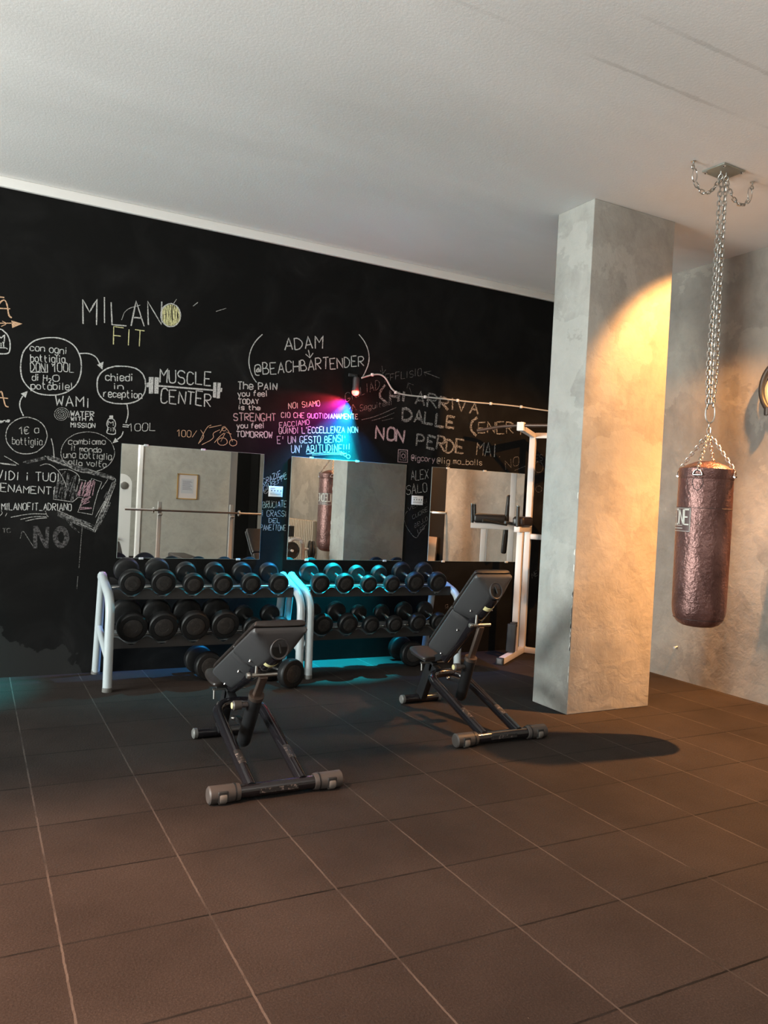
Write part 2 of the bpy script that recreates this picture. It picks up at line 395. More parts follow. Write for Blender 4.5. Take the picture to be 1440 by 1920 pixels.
# pillar
PX0, PX1, PYF, PYB = 3.8997, 4.7184, -2.1996, -1.8037
struct(MB().box((PX0, PYF, 0), (PX1, PYB, H), bev=.006).build('pillar', M['pillar']), 'square stucco pillar beside the punching bag', 'pillar')
ch = MB()
for k in range(22):
    z = .45+random.random()*.42 if k < 15 else random.random()*1.8
    ch.add([(PX0-.0016, PYF+.002, z), (PX0-.0016, PYF+.006+random.random()*.010, z+.01), (PX0-.0016, PYF+.004+random.random()*.008, z+.03+random.random()*.03), (PX0-.0016, PYF+.001, z+.05)], [(0, 1, 2, 3)])
ch.build('chipped_plaster', mat('chip', (.75, .74, .70), .8), bpy.data.objects['pillar'], 'white chips along the corner')

# ------------------------------------------------------------------ chalk writing (children of the black wall)
G = {'A': '00 26 40|12 32', 'B': '~02 08|08 28 37 36 25 05|25 35 44 43 32 02', 'C': '@45 36 16 05 01 10 30 41', 'D': '@00 06|06 26 44 42 20 00', 'E': '46 06 00 40|03 33',
 'F': '46 06 00|03 33', 'G': '@45 36 16 05 01 10 30 41 42 22', 'H': '00 06|40 46|03 43', 'I': '#20 26', 'J': '@36 31 20 10 01', 'K': '00 06|46 03 40', 'L': '06 00 40', 'M': '00 06 23 46 40',
 'N': '00 06 40 46', 'O': '@26 16 05 01 10 30 41 45 36 26', 'P': '@00 06|06 36 45 44 33 03', 'Q': '@26 16 05 01 10 30 41 45 36 26|22 41', 'R': '@00 06|06 36 45 44 33 03|13 40', 'S': '@45 36 16 05 04 13 33 42 41 30 10 01',
 'T': '06 46|26 20', 'U': '@06 01 10 30 41 46', 'V': '06 20 46', 'W': '06 10 24 30 46', 'X': '00 46|06 40', 'Y': '06 23 46|23 20', 'Z': '06 46 00 40',
 'a': '~@45 36 16 05 03 12 32 43|46 42', 'b': '~@08 02|05 16 36 45 43 32 12 03', 'c': '~@45 36 16 05 03 12 32 43', 'd': '~@48 42|45 36 16 05 03 12 32 43', 'e': '~@04 44 45 36 16 05 03 12 32 43',
 'f': '~@38 28 17 12|06 36', 'g': '~@46 41 30 10 01|45 36 16 05 03 12 32 43', 'h': '~@08 02|05 16 36 45 42', 'i': '~#26 22|28 27', 'l': '~#28 22', 'm': '~@06 02|05 16 25 22|25 36 45 42', 'n': '~@06 02|05 16 36 45 42',
 'o': '~@26 16 05 03 12 32 43 45 36 26', 'p': '~@06 00|05 16 36 45 43 32 12 03', 'r': '~@06 02|04 16 36', 's': '~@45 36 16 05 14 34 43 32 12 03', 't': '~@18 13 22 32|06 36', 'u': '~@06 03 12 32 43|46 42',
 'v': '~06 22 46', 'y': '~06 22|46 10', '0': '@26 16 05 01 10 30 41 45 36 26', '1': '#04 26 20', '2': '@05 16 36 45 44 00|00 40', '!': '#26 22|20 20', '.': '#20 20', '_': '00 40', "'": '#26 24', '=': '02 42|04 44',
 '@': '@43 33 23 13 12 22 32 34 24 13|33 32 42 43 45 36 16 05 01 10 30', '%': '00 46', 'E2': '', '\u20ac': '@45 36 16 05 01 10 30 41|-', '/': '00 46', ' ': ''}
def chaikin(p, n=2):
    for _ in range(n):
        q = [p[0]]
        for a, b in zip(p, p[1:]):
            q += [a*.75+b*.25, a*.25+b*.75]
        q.append(p[-1]); p = q
    return p
def glyph(c):
    s = G.get(c, ''); off = 0; curved = False; narrow = False
    while s and s[0] in '~@#':
        if s[0] == '~': off = 2
        if s[0] == '@': curved = True
        if s[0] == '#': narrow = True
        s = s[1:]
    st = []
    for part in s.split('|'):
        pts = [Vector((int(a[0])-(1.2 if narrow else 0), int(a[1])-off)) for a in part.split() if len(a) == 2 and a[0].isdigit()]
        if len(pts) > 1: st.append((pts, curved))
    if c == '\u20ac': st += [([Vector((-.6, 3.5)), Vector((3, 3.5))], False), ([Vector((-.6, 2.4)), Vector((2.6, 2.4))], False)]
    return st, (1.9 if narrow else (2.4 if c == ' ' else 4.0))
class Chalk:
    def __init__(s): s.mb = MB(); s.k = 0
    def ribbon(s, P, wd):
        """P: points on the wall plane as (x, z)"""
        s.k += 1; y = -.0005-.00004*(s.k % 9)
        if (P[0]-P[-1]).length < wd*.3 and len(P) <= 2: P = [P[0]-Vector((wd*.5, 0)), P[0]+Vector((wd*.5, 0))]
        n = len(P); L = []; R = []
        for i in range(n):
            t = (P[min(i+1, n-1)]-P[max(i-1, 0)])
            t = t.normalized() if t.length > 1e-9 else Vector((1, 0))
            q = Vector((-t.y, t.x))*wd*.5*(.8+.4*random.random())
            L.append(P[i]+q); R.append(P[i]-q)
        vs = [(p.x, y-i*7e-6, p.y) for i, p in enumerate(L)]+[(p.x, y-i*7e-6, p.y) for i, p in enumerate(R)]
        s.mb.add(vs, [(i, i+1, n+i+1, n+i) for i in range(n-1)])
    def text(s, txt, p0, p1, h, wd=.011, slant=0, jit=.25, gap=1.3, passes=1):
        wd *= .74; h *= .80 if any(ch.islower() for ch in txt) else .95
        A = on_wall(*p0); B = on_wall(*p1); a = Vector((A.x, A.z)); b = Vector((B.x, B.z))
        T = on_wall(p0[0], p0[1]-h); hz = T.z-A.z
        e = (b-a).normalized(); up = Vector((-e.y*.5, 1)).normalized()
        tot = 0; lay = []
        for c in txt:
            st, wdt = glyph(c); lay.append((st, tot)); tot += wdt+gap
        sx = (b-a).length/(tot-gap); sy = hz/6
        for st, x0 in lay:
            dy = random.uniform(-jit, jit)*1.2; ds = random.uniform(.92, 1.08); sh = slant+random.uniform(-.05, .05)
            for pts, cur in st:
                q = [Vector((p.x+random.uniform(-jit, jit)*.6, p.y+random.uniform(-jit, jit)*.6)) for p in pts]
                q = chaikin(q, 2) if cur else sum([[u.lerp(v, t/3) for t in range(3)] for u, v in zip(q, q[1:])], [])+[q[-1]]
                for k in range(passes):
                    o = Vector((random.uniform(-1, 1), random.uniform(-1, 1)))*wd*.5*(passes > 1)
                    s.ribbon([a+e*sx*(x0+p.x+p.y*sh)+up*sy*(p.y*ds+dy)+o for p in q], wd)
        return s
    def line(s, pts, wd=.010, smooth=True, jit=0, closed=False):
        P = []
        if closed: pts = list(pts)+[pts[0]]
        for p in pts:
            q = on_wall(p[0]+random.uniform(-jit, jit), p[1]+random.uniform(-jit, jit)); P.append(Vector((q.x, q.z)))
        if smooth and len(P) > 2: P = chaikin(P, 2)
        s.ribbon(P, wd*.82); return s
    def ell(s, cx, cy, rx, ry, wd=.010, a0=0, a1=6.27, n=36, sup=2.0):
        f = lambda v: math.copysign(abs(v)**(2/sup), v)
        return s.line([(cx+rx*f(math.cos(a0+(a1-a0)*k/n))+random.uniform(-.4, .4), cy+ry*f(math.sin(a0+(a1-a0)*k/n))+random.uniform(-.4, .4)) for k in range(n+1)], wd)
    def poly(s, pts):
        s.k += 1; P = [on_wall(*p) for p in pts]; s.mb.add([(p.x, -.0005-.00004*(s.k % 9), p.z) for p in P], [tuple(range(len(P)))]); return s
    def scrib(s, a, b, c, d, n, wd=.008, jit=3):
        """zigzag hatching between edge a-b and edge c-d"""
        pts = []
        for i in range(n+1):
            t = i/n; p = (a[0]+(b[0]-a[0])*t, a[1]+(b[1]-a[1])*t); q = (c[0]+(d[0]-c[0])*t, c[1]+(d[1]-c[1])*t)
            pts += [p, q] if i % 2 == 0 else [q, p]
        return s.line(pts, wd, False, jit)
    def done(s, m, label, name='chalk_lettering'):
        return s.mb.build(name, CHK[m], WB, label, edge=False)
C = Chalk
C().text('MILAN', (155, 606), (303, 610), 50, .0135).done('l', 'large chalk city name whose last letter is drawn as a ball')
c = C().ell(320, 591, 18.5, 21.5, .011); c.done('w', 'white chalk ring of the ball', 'chalk_drawing')
c = C()
for k in range(34):
    x = 304+k*.97; hh = 20*math.sqrt(max(.05, 1-((x-320)/18)**2)); c.line([(x+random.uniform(-2, 2), 591-hh), (x+random.uniform(-3, 3), 591), (x+random.uniform(-2, 2), 591+hh)], .006)
c.done('y', 'yellow scribble filling the ball', 'chalk_drawing')
C().text('FIT', (213, 646), (270, 650), 33, .010).done('y', 'yellow chalk word FIT')
C().line([(263, 572), (235, 580), (228, 600)], .006).line([(325, 570), (331, 561)], .007).line([(362, 574), (371, 567)], .007).line([(405, 584), (424, 578)], .006).done('m', 'stray chalk strokes', 'chalk_drawing')
c = C().text('con ogni', (56, 657), (125, 664), 16, .0085).text('bottiglia', (57, 678), (122, 680), 17, .0085).text('DONI', (57, 697), (91, 698), 17, .0085).text('100L', (101, 697), (139, 698), 17, .0085)
c.text('di H', (60, 713), (88, 715), 15, .0085).text('2', (91, 718), (96, 718), 9, .008).text('O', (99, 715), (111, 715), 13, .0085).text('potabile!', (58, 729), (136, 732), 17, .0085).line([(57, 698), (90, 698)], .007)
c.done('w', 'chalk words con ogni bottiglia doni 100L di H2O potabile')
C().ell(95.5, 687, 57, 54, .011, sup=2.3).line([(148, 663), (165, 662), (180, 668), (187, 682), (190, 688)], .010).line([(44, 780), (37, 765), (37, 752), (43, 742)], .010).poly([(182, 684), (194, 678), (192, 693)]).poly([(39, 738), (52, 733), (48, 746)]).done('w', 'chalk bubble with arrows around it', 'chalk_drawing')
C().text('chiedi', (198, 714), (249, 714), 18, .010).text('in', (213, 729), (231, 730), 14, .010).text('reception', (194, 744), (266, 747), 17, .010).done('w', 'chalk words chiedi in reception')
c = C().ell(227.5, 722, 45.5, 35.5, .012, sup=2.4).line([(238, 758), (241, 776), (236, 793)], .010).line([(231, 809), (228, 818), (220, 824)], .010).poly([(211, 831), (216, 821), (222, 828)])
c.done('w', 'chalk bubble with arrow down to the next one', 'chalk_drawing')
C().text('MUSCLE', (300, 718), (395, 722), 27, .013).text('CENTER', (301, 754), (395, 762), 27, .013).done('w', 'bold two-line chalk heading above and below the barbell drawing')
C().poly([(279, 707), (288, 707), (287, 738), (279, 738)]).poly([(290, 707), (298, 708), (297, 738), (289, 738)]).poly([(298, 722), (399, 730), (399, 733), (297, 725)]).poly([(400, 717), (406, 717), (405, 746), (399, 745)]).poly([(408, 717), (414, 718), (412, 747), (406, 747)]).poly([(275, 718), (279, 717), (279, 726), (275, 726)]).poly([(413, 727), (417, 728), (416, 735), (412, 735)]).done('w', 'chalk drawing of a barbell', 'chalk_drawing')
C().text('WAMI', (104, 760), (168, 764), 20, .011).text('WATER', (132, 780), (176, 781), 10, .0095).text('WITH A', (133, 789), (174, 789), 8, .009).text('MISSION', (133, 801), (178, 802), 9, .009).done('w', 'chalk words about water with a mission')
c = C()
c.line([(115+(1.2+k*.22)*math.cos(k*.42)*1.05, 777+(1.2+k*.22)*math.sin(k*.42)*.95) for k in range(62)], .0045); c.done('m', 'chalk spiral', 'chalk_drawing')
C().line([(204, 785), (201, 790), (200, 797), (203, 803), (200, 809), (201, 813), (216, 815), (217, 808), (214, 803), (217, 797), (216, 790), (212, 785)], .009, closed=True).poly([(205, 779), (212, 779), (212, 784), (205, 784)]).text('M', (203, 797), (212, 798), 8, .007).text('FIT', (202, 808), (214, 809), 7, .006).done('w', 'chalk drawing of a bottle', 'chalk_drawing')
C().text('=', (230, 803), (241, 804), 12, .010).text('100L', (244, 808), (291, 808), 15, .0075).done('w', 'chalk text = 100L')
C().text('1\u20ac a', (39, 814), (73, 812), 18, .0085).text('bottiglia', (23, 833), (79, 835), 16, .0075).done('m', 'chalk words 1 euro a bottiglia')
C().ell(49.5, 817, 39, 34.5, .008).done('m', 'chalk bubble around the euro price', 'chalk_drawing')
C().text('cambiamo', (128, 833), (198, 833), 14, .0085).text('il mondo', (133, 845), (190, 848), 12, .0085).text('una bottiglia', (119, 858), (209, 862), 16, .0085).text('alla volta', (128, 871), (199, 876), 13, .008).done('m', 'chalk words cambiamo il mondo una bottiglia alla volta')
C().ell(164.5, 848, 50.5, 38, .006).done('m', 'thin chalk ring around cambiamo', 'chalk_drawing')
C().line([(-12, 598), (-3, 570), (8, 560), (14, 572), (16, 592), (22, 596)], .012).line([(-5, 578), (19, 579)], .010).line([(-6, 556), (8, 558)], .012).line([(-8, 750), (2, 730), (6, 745), (10, 762), (16, 763)], .011).line([(-5, 745), (15, 747)], .010).line([(-10, 606), (24, 606)], .009).poly([(21, 601), (42, 607), (23, 615)]).line([(4, 602), (14, 607), (2, 612)], .006).done('o', 'orange chalk letters and arrow at the left edge', 'chalk_drawing')
C().line([(-8, 617), (3, 617), (8, 622), (14, 627), (19, 640), (19, 655), (16, 664), (-8, 663)], .011).text('M', (-4, 640), (8, 640), 13, .011).text('IT', (1, 650), (9, 650), 8, .010).line([(-8, 652), (12, 652), (14, 655)], .008).text('iene', (-6, 793), (18, 791), 7, .008).done('w', 'chalk bottle cut off by the left edge', 'chalk_drawing')
C().text('VIDI i TUOI', (-6, 899), (112, 903), 20, .0085).text('ENAMENTi', (1, 922), (104, 927), 18, .0085).text('MILANOFIT_ADRIANO', (3, 956), (134, 957), 14, .007).done('w', 'chalk lines about trainings with the tag of the gym')
C().line([(20, 970), (55, 963), (86, 964)], .006).line([(38, 974), (65, 968), (88, 969)], .006).line([(48, 977), (70, 972), (88, 971)], .006).line([(0, 967), (5, 962), (2, 957)], .005).line([(10, 968), (13, 962)], .005).line([(85, 958), (88, 967), (91, 969)], .005).line([(96, 822), (100, 838), (102, 866)], .008).line([(8, 855), (24, 864), (35, 871)], .006).line([(-4, 868), (12, 870), (30, 872)], .012).done('m', 'chalk underlines below the gym tag', 'chalk_drawing')
c = C()
def smear(p0, p1, wd, n, spread):
    for k in range(n):
        t0 = random.random()*.6; t1 = min(1, t0+.25+random.random()*.4)
        o = random.uniform(-spread, spread); dx, dy = p1[0]-p0[0], p1[1]-p0[1]; L = math.hypot(dx, dy); nx, ny = -dy/L*o, dx/L*o
        c.line([(p0[0]+dx*t0+nx, p0[1]+dy*t0+ny), (p0[0]+dx*(t0+t1)/2+nx+random.uniform(-1, 1), p0[1]+dy*(t0+t1)/2+ny), (p0[0]+dx*t1+nx, p0[1]+dy*t1+ny)], wd)
smear((84, 855), (158, 883), .010, 30, 4.5); smear((150, 878), (214, 898), .009, 26, 4); smear((216, 900), (196, 940), .007, 16, 4); smear((206, 940), (178, 995), .008, 26, 4); smear((100, 958), (178, 992), .009, 34, 5.5); smear((40, 868), (85, 858), .008, 14, 3); smear((120, 970), (150, 998), .005, 6, 3)
c.done('s', 'smeared chalk arrow head frame', 'chalk_smear')
c = C(); smear((84, 855), (158, 883), .005, 9, 4); smear((150, 878), (214, 898), .005, 9, 3); smear((216, 900), (178, 996), .0045, 14, 4); smear((100, 958), (178, 992), .0045, 10, 4)
c.done('m', 'bright chalk streaks on the arrow head', 'chalk_smear')
C().line([(84, 855), (100, 862), (152, 877), (214, 896), (217, 899), (203, 934), (178, 998), (170, 990)], .006, False).line([(202, 899), (190, 917)], .006).line([(216, 902), (200, 932), (179, 970)], .005).line([(160, 880), (212, 900)], .005).done('m', 'chalk outline of the big arrow head', 'chalk_drawing')
C().line([(147, 902), (148, 899), (161, 901), (153, 919), (162, 922), (172, 897), (191, 904), (183, 924), (176, 950), (173, 965), (146, 960), (156, 934), (147, 932), (140, 938), (136, 941), (100, 936), (103, 912)], .006, False).line([(75, 873), (90, 868), (110, 882), (120, 900), (125, 915)], .006).line([(110, 881), (130, 879), (152, 893), (144, 915), (143, 922)], .006).done('m', 'chalk outline of flexed arm shapes', 'chalk_drawing')
c = C(); c.scrib((112, 884), (148, 896), (104, 934), (138, 938), 14, .007, 5); c.scrib((118, 900), (142, 918), (112, 905), (140, 930), 10, .009, 4); c.done('s', 'grey chalk hatching', 'chalk_smear')
c = C(); c.scrib((150, 905), (180, 902), (146, 928), (172, 930), 10, .008, 3); c.scrib((172, 900), (168, 955), (160, 915), (152, 955), 10, .008, 4); c.done('p', 'pink chalk hatching', 'chalk_smear')
c = C().line([(66, 986), (66, 1028)], .034, False).line([(67, 987), (87, 1026)], .030, False).line([(89, 988), (88, 1028)], .030, False).ell(114.5, 1007, 10.5, 15, .042)
for q in (13.6, 14.6): c.ell(114.5, 1007, q, q*1.4, .006)
c.done('n', 'faint block letters N and O')
C().text('TC', (5, 1000), (20, 998), 9, .006).line([(38, 1010), (42, 992), (53, 1010), (62, 1024)], .006).line([(155, 978), (153, 1000), (150, 1040), (148, 1065)], .006).line([(146, 1080), (144, 1105)], .004).done('f', 'faint chalk letters and scratch', 'chalk_drawing')
# middle of the wall
C().text('ADAM', (534, 657), (605, 653), 24, .013).text('@BEACHBARTENDER', (478, 704), (682, 686), 22, .012).line([(578, 656), (580, 664), (581, 671)], .011).line([(573, 664), (581, 671), (587, 662)], .011, False).done('w', 'chalk name with an arrow to a handle, between tall brackets')
C().line([(492, 627), (480, 638), (470, 655), (466, 675), (468, 692), (474, 708), (481, 717)], .010).line([(673, 627), (685, 642), (692, 662), (692, 680), (684, 700), (678, 709)], .011).done('w', 'pair of tall chalk brackets', 'chalk_drawing')
c = C().text('The PAIN', (446, 730), (519, 731), 17, .0125).text('you feel', (446, 743), (501, 743), 13, .0105).text('TODAY', (447, 758), (485, 757), 10, .0105).text('is the', (447, 768), (488, 769), 11, .0105)
c.text('you feel', (444, 803), (495, 803), 13, .0105).text('TOMORROW', (443, 819), (510, 821), 12, .0105).done('w', 'chalk saying about pain today and strength tomorrow')
C().text('STRENGHT', (438, 789), (517, 789), 15, .0115).done('q', 'pinkish chalk word STRENGHT')
C().text('100/', (334, 818), (368, 820), 14, .006).line([(372, 832), (388, 800), (396, 797)], .006).line([(378, 834), (402, 822), (398, 812), (412, 806)], .006).line([(392, 802), (415, 797)], .006).line([(376, 806), (384, 818), (374, 830)], .005).line([(412, 812), (420, 800), (428, 806), (436, 828)], .006).line([(402, 830), (412, 818), (420, 812)], .006).ell(417, 828, 9, 7, .006).ell(437, 830, 7, 6, .006).ell(420, 804, 4, 4, .005).line([(422, 812), (414, 828)], .005).line([(424, 810), (434, 814)], .005).done('o', 'orange chalk scribble of a cyclist', 'chalk_drawing')
C().text('NOI SIAMO', (541, 767), (600, 761), 11, .008).text('CIO CHE QUOTIDIANAMENTE', (527, 783), (671, 786), 10, .008).text('FACCIAMO', (524, 802), (580, 796), 10, .007).text("QUINDI L'ECCELLENZA NON", (523, 813), (671, 811), 12, .008).text("E' UN GESTO BENSI'", (520, 832), (648, 829), 14, .008).text("UN' ABITUDINE!!!", (546, 849), (656, 847), 15, .008).line([(574, 851), (610, 849), (650, 850)], .008).line([(585, 853), (615, 852), (640, 852)], .006).ell(641, 851, 2.5, 2.5, .005).ell(647, 853, 2.5, 2.5, .005).ell(653, 856, 3.5, 3.5, .005).done('w', 'chalk saying about excellence as a habit')
# right of the lamp
C().text('GIULIAD', (648, 754), (712, 728), 17, .0065, .1).text('EFFLISIO', (722, 716), (790, 704), 14, .006, .1).text('Seguitemi', (675, 771), (735, 759), 14, .006, .1).line([(716, 686), (718, 700)], .005).line([(713, 695), (718, 701), (723, 693)], .005, False).line([(796, 698), (824, 709)], .006).line([(808, 696), (795, 698), (798, 705)], .006, False).line([(772, 740), (765, 718)], .005).line([(763, 728), (765, 718), (776, 722)], .005, False).line([(659, 775), (662, 759)], .006).line([(655, 767), (662, 758), (668, 769)], .006, False).done('f', 'thin chalk scrawl of names with little arrows')
C().line([(678, 787), (702, 782), (743, 764)], .007).line([(696, 789), (718, 783), (739, 774)], .006).line([(716, 789), (738, 784)], .005).done('f', 'three slanted chalk strokes', 'chalk_drawing')
c = C()
c.line([(722, 722), (712, 735), (712, 745), (724, 754)], .026).text('HI', (731, 750), (760, 754), 20, .022, passes=2).text('ARRIVA', (779, 757), (895, 776), 24, .020, passes=2)
c.text('DALLE', (755, 788), (852, 803), 24, .022, passes=2).text('ENER', (896, 812), (962, 812), 22, .013, passes=2).line([(978, 790), (976, 815)], .013).line([(895, 783), (884, 790), (882, 806), (893, 817)], .030)
c.text('PERDE', (781, 836), (868, 852), 26, .022, passes=2).text('MAI.', (893, 853), (940, 857), 26, .012, passes=2).done('g', 'block chalk words CHI ARRIVA DALLE CENERI PERDE MAI')
C().text('NON', (705, 822), (757, 830), 26, .022, passes=2).done('q', 'pinkish block chalk word NON')
C().line([(747, 843), (764, 844), (764, 867), (746, 866)], .010, False, closed=True).line([(750, 847), (761, 847), (761, 863), (750, 862)], .006, False, closed=True).ell(756, 855, 3, 4, .006).text('@igcory', (771, 863), (815, 866), 13, .008).done('q', 'pink chalk square icon and handle')
C().text('@lig.ma_balls', (819, 869), (904, 872), 14, .007).done('m', 'chalk handle above the right mirror')
C().text('NO', (948, 880), (973, 872), 17, .006).line([(965, 882), (985, 874)], .005).text('ES', (1004, 865), (1017, 864), 12, .005).ell(1010, 876, 8, 10, .004).ell(1010, 917, 6, 6, .004).done('f', 'faint chalk word at the right end')
C().text('GRAZIE', (494, 909), (527, 893), 11, .0065).text('GIUSEPPE', (495, 922), (538, 897), 11, .006).line([(524, 896), (537, 889)], .006).ell(498, 921, 4, 4, .005, 0, 4).done('m', 'slanted chalk word above the left notice')
C().text('BRUCIATE', (493, 952), (537, 951), 13, .0065).text('I GRASSI', (491, 968), (537, 969), 12, .0055).text('DEL', (504, 980), (525, 981), 9, .006).text('PANETTONE', (488, 994), (536, 995), 11, .0055).done('m', 'chalk words BRUCIATE I GRASSI DEL PANETTONE')
C().text('ALEX', (771, 901), (803, 897), 19, .007).text('SALO', (762, 928), (801, 922), 19, .007).done('m', 'tall chalk name between the middle and right mirrors')
C().line([(764, 958), (758, 966), (758, 978), (764, 992), (780, 1012), (786, 1000), (800, 982)], .005).text('VERNI', (765, 958), (802, 942), 8, .004).text('CUORE', (774, 974), (802, 958), 8, .004).text('BELLO', (778, 990), (802, 975), 8, .004).text('LEO', (784, 1000), (796, 992), 8, .004).done('f', 'faint chalk heart with words in it', 'chalk_drawing')
C().text('IBO', (882, 1087), (905, 1080), 10, .004).ell(918, 1075, 10, 5, .004).text('g', (835, 1140), (840, 1138), 9, .005).text('NE', (998, 1085), (1008, 1078), 10, .005).done('f', 'faint chalk marks under the right mirror', 'chalk_drawing')

# ------------------------------------------------------------------ mirrors
MZ0, MZ1 = .921, 1.845
for (x0, x1, lab) in [(1.056, 2.258, 'left wall mirror above the first dumbbell rack, reflecting a picture frame'),
                      (2.514, 3.690, 'middle wall mirror under the coloured lamp, reflecting bag and pillar'),
                      (3.977, 5.112, 'right wall mirror behind the dip station')]:
    t = empty('wall_mirror', (x0, 0, MZ0), lab, 'mirror', 'mirrors on the black wall')
    wd, hg = x1-x0, MZ1-MZ0
    MB().box((0, -.007, 0), (wd, -.002, hg)).build('mirror_edge', M['glass_edge'], t)
    MB().add([(.002, -.0074, .002), (wd-.002, -.0074, .002), (wd-.002, -.0074, hg-.002), (.002, -.0074, hg-.002)], [(0, 1, 2, 3)]).build('mirror_glass', M['mirror'], t)
    for fx, z in ((.16, hg), (.55, hg), (.16, 0), (.84, 0)):
        MB().box((wd*fx-.018, -.013, z-.010), (wd*fx+.018, -.0005, z+.007), bev=.002).build('clip', M['clip'], t)

# ------------------------------------------------------------------ paper notices
for (a, b, lab) in [((504, 911), (529, 932), 'small white notice between the left and middle mirrors'), ((772, 929), (792, 947), 'small white notice between the middle and right mirrors')]:
    p0 = on_wall(*a); p1 = on_wall(*b); wd = p1.x-p0.x; hg = p0.z-p1.z
    t = empty('notice', (p0.x, 0, p1.z), lab, 'notice', 'notices on the black wall')
    MB().box((0, -.008, 0), (wd, -.001, hg), bev=.001).build('card', M['paper'], t)
    k = MB()
    k.box((wd*.12, -.0088, hg*.76), (wd*.45, -.0082, hg*.81))
    k.box((wd*.12, -.0088, hg*.38), (wd*.9, -.0082, hg*.40))
    for q in range(9): k.box((wd*(.12+.085*q), -.0088, hg*.21), (wd*(.12+.085*q+.06), -.0082, hg*.28))
    for q in range(4):
        cx = wd*(.2+.22*q); k.lathe([(.0065, 0), (.0065, .0008)], 14, frame((cx, -.0082, hg*.57), (1, 0, 0), (0, 0, 1), (0, -1, 0)))
    k.build('printed_lines', M['ink'], t)

# ------------------------------------------------------------------ coloured wall lamp and its cable
t = empty('wall_spotlight', (LX, 0, LZ), 'small black spotlight with glowing red lens on the blackboard wall', 'lamp')
bp = on_wall(661, 707)
MB().box((bp.x-LX-.045, -.012, bp.z-LZ+.0), (bp.x-LX+.045, -.0005, bp.z-LZ+.03), bev=.004).tube([(0, -.008, bp.z-LZ+.012), (0, -.06, bp.z-LZ+.005), (0, -LY*-1, .125)], .008, 10).build('bracket', M['plastic_black'], t)
MB().lathe([(.012, .130), (.026, .122), (.030, .10), (.030, .03), (.034, .015), (.034, 0), (.028, -.004)][::-1], 24, Matrix.Translation((0, LY, 0))).build('lamp_body', mat('lamp_body_grey', (.035, .028, .030), .4), t)
MB().lathe([(.0, -.046), (.018, -.042), (.031, -.028), (.035, -.012), (.030, .004)], 20, Matrix.Translation((0, LY, 0))).build('lens', M['lamp_red'], t, 'glowing red lens')
px = [(677, 709), (686, 706), (697, 703), (706, 702), (714, 703), (722, 709), (728, 720), (733, 729), (741, 736), (752, 739.5), (768, 742), (796, 744.5), (830, 748), (857, 751), (890, 755), (919, 757), (950, 760), (976, 763), (1000, 767), (1030, 771), (1090, 778)]
P = [on_wall(*q) for q in px]; t = empty('power_cable', (P[0].x, 0, P[0].z), 'white cable clipped across the black wall from the lamp', 'cable'); b0 = Vector((P[0].x, 0, P[0].z))
pc = chaikin([Vector((q.x, -.012, q.z))-b0 for q in P], 2)
MB().tube(pc, .0075, 10).build('cable', M['cable'], t)
for q in ((697, 703), (741, 736), (796, 744.5), (857, 751), (919, 757), (976, 763)):
    a = on_wall(*q)-b0; MB().box((a.x-.013, -.022, a.z-.014), (a.x+.013, -.0005, a.z+.014), bev=.005).build('clip', M['white'], t)

# ------------------------------------------------------------------ dumbbells
TILT = math.radians(14)
_db = {}
def dumbbell(R):
    """axis along local Y, origin at the middle of the handle"""
    L = .044+R*.36; g = .092     # head length, half gap
    o = bpy.data.objects.new('dumbbell', None); COL.objects.link(o); o.empty_display_size = .05
    for s in (-1, 1):
        m = frame((0, s*g, 0), (1, 0, 0), (0, 0, -s), (0, s, 0))
        hd = MB().lathe([(R*.45, 0), (R*.86, .004), (R*.97, .014), (R, .026), (R, L-.024), (R*.975, L-.010), (R*.90, L-.002), (R*.66, L), (R*.655, L-.003), (R*.64, L-.003)], 48, m).build('head', M['db'], o)
        e = MB().lathe([(R*.62, L-.004), (R*.62, L+.0015), (R*.58, L+.003), (R*.30, L+.003), (R*.285, L+.0016), (R*.27, L+.003), (.0, L+.003)], 40, m).build('end_disc', M['disc'], hd)
    MB().tube([(0, -g-.004, 0), (0, -g+.016, 0), (0, -.05, 0), (0, 0, 0), (0, .05, 0), (0, g-.016, 0), (0, g+.004, 0)], .016, 16, rs=[.016, .0145, .0155, .018, .0155, .0145, .016]).build('handle', M['chrome'], o)
    return o, g+L
_used = set()
def place_db(x, yfront, z, R, label, group, tilt=TILT, rz=0):
    key = round(R, 4)
    if key not in _db: _db[key] = dumbbell(R)
    src, half = _db[key]
    o = src if key not in _used else copy_tree(src)
    _used.add(key)
    # (x, yfront, z): centre of the front face
    c, s = math.cos(tilt), math.sin(tilt)
    d = Vector((-math.sin(rz)*c, math.cos(rz)*c, s))
    o.location = Vector((x, yfront, z)) + d*half
    o.rotation_euler = (tilt, 0, rz)
    tag(o, label, 'dumbbell', group); return o
ORD = ['leftmost', 'second from left', 'third from left', 'fourth from left', 'fifth from left', 'rightmost']
top1 = [(1.093, .0965), (1.324, .0965), (1.553, .083), (1.786, .083), (2.018, .083), (2.253, .083)]
bot1 = [(1.100, .114), (1.328, .114), (1.569, .114), (1.806, .114), (2.035, .083), (2.266, .083)]
top2 = [(2.623, .083), (2.851, .083), (3.080, .075), (3.308, .075), (3.544, .090), (3.779, .090)]
bot2 = [(2.644, .090), (2.878, .090), (3.098, .075), (3.330, .075), (3.563, .083), (3.785, .083)]
YT, YB = -.555, -.60
size = lambda R: 'large' if R > .105 else ('medium' if R > .0875 else ('small' if R > .079 else 'slim'))
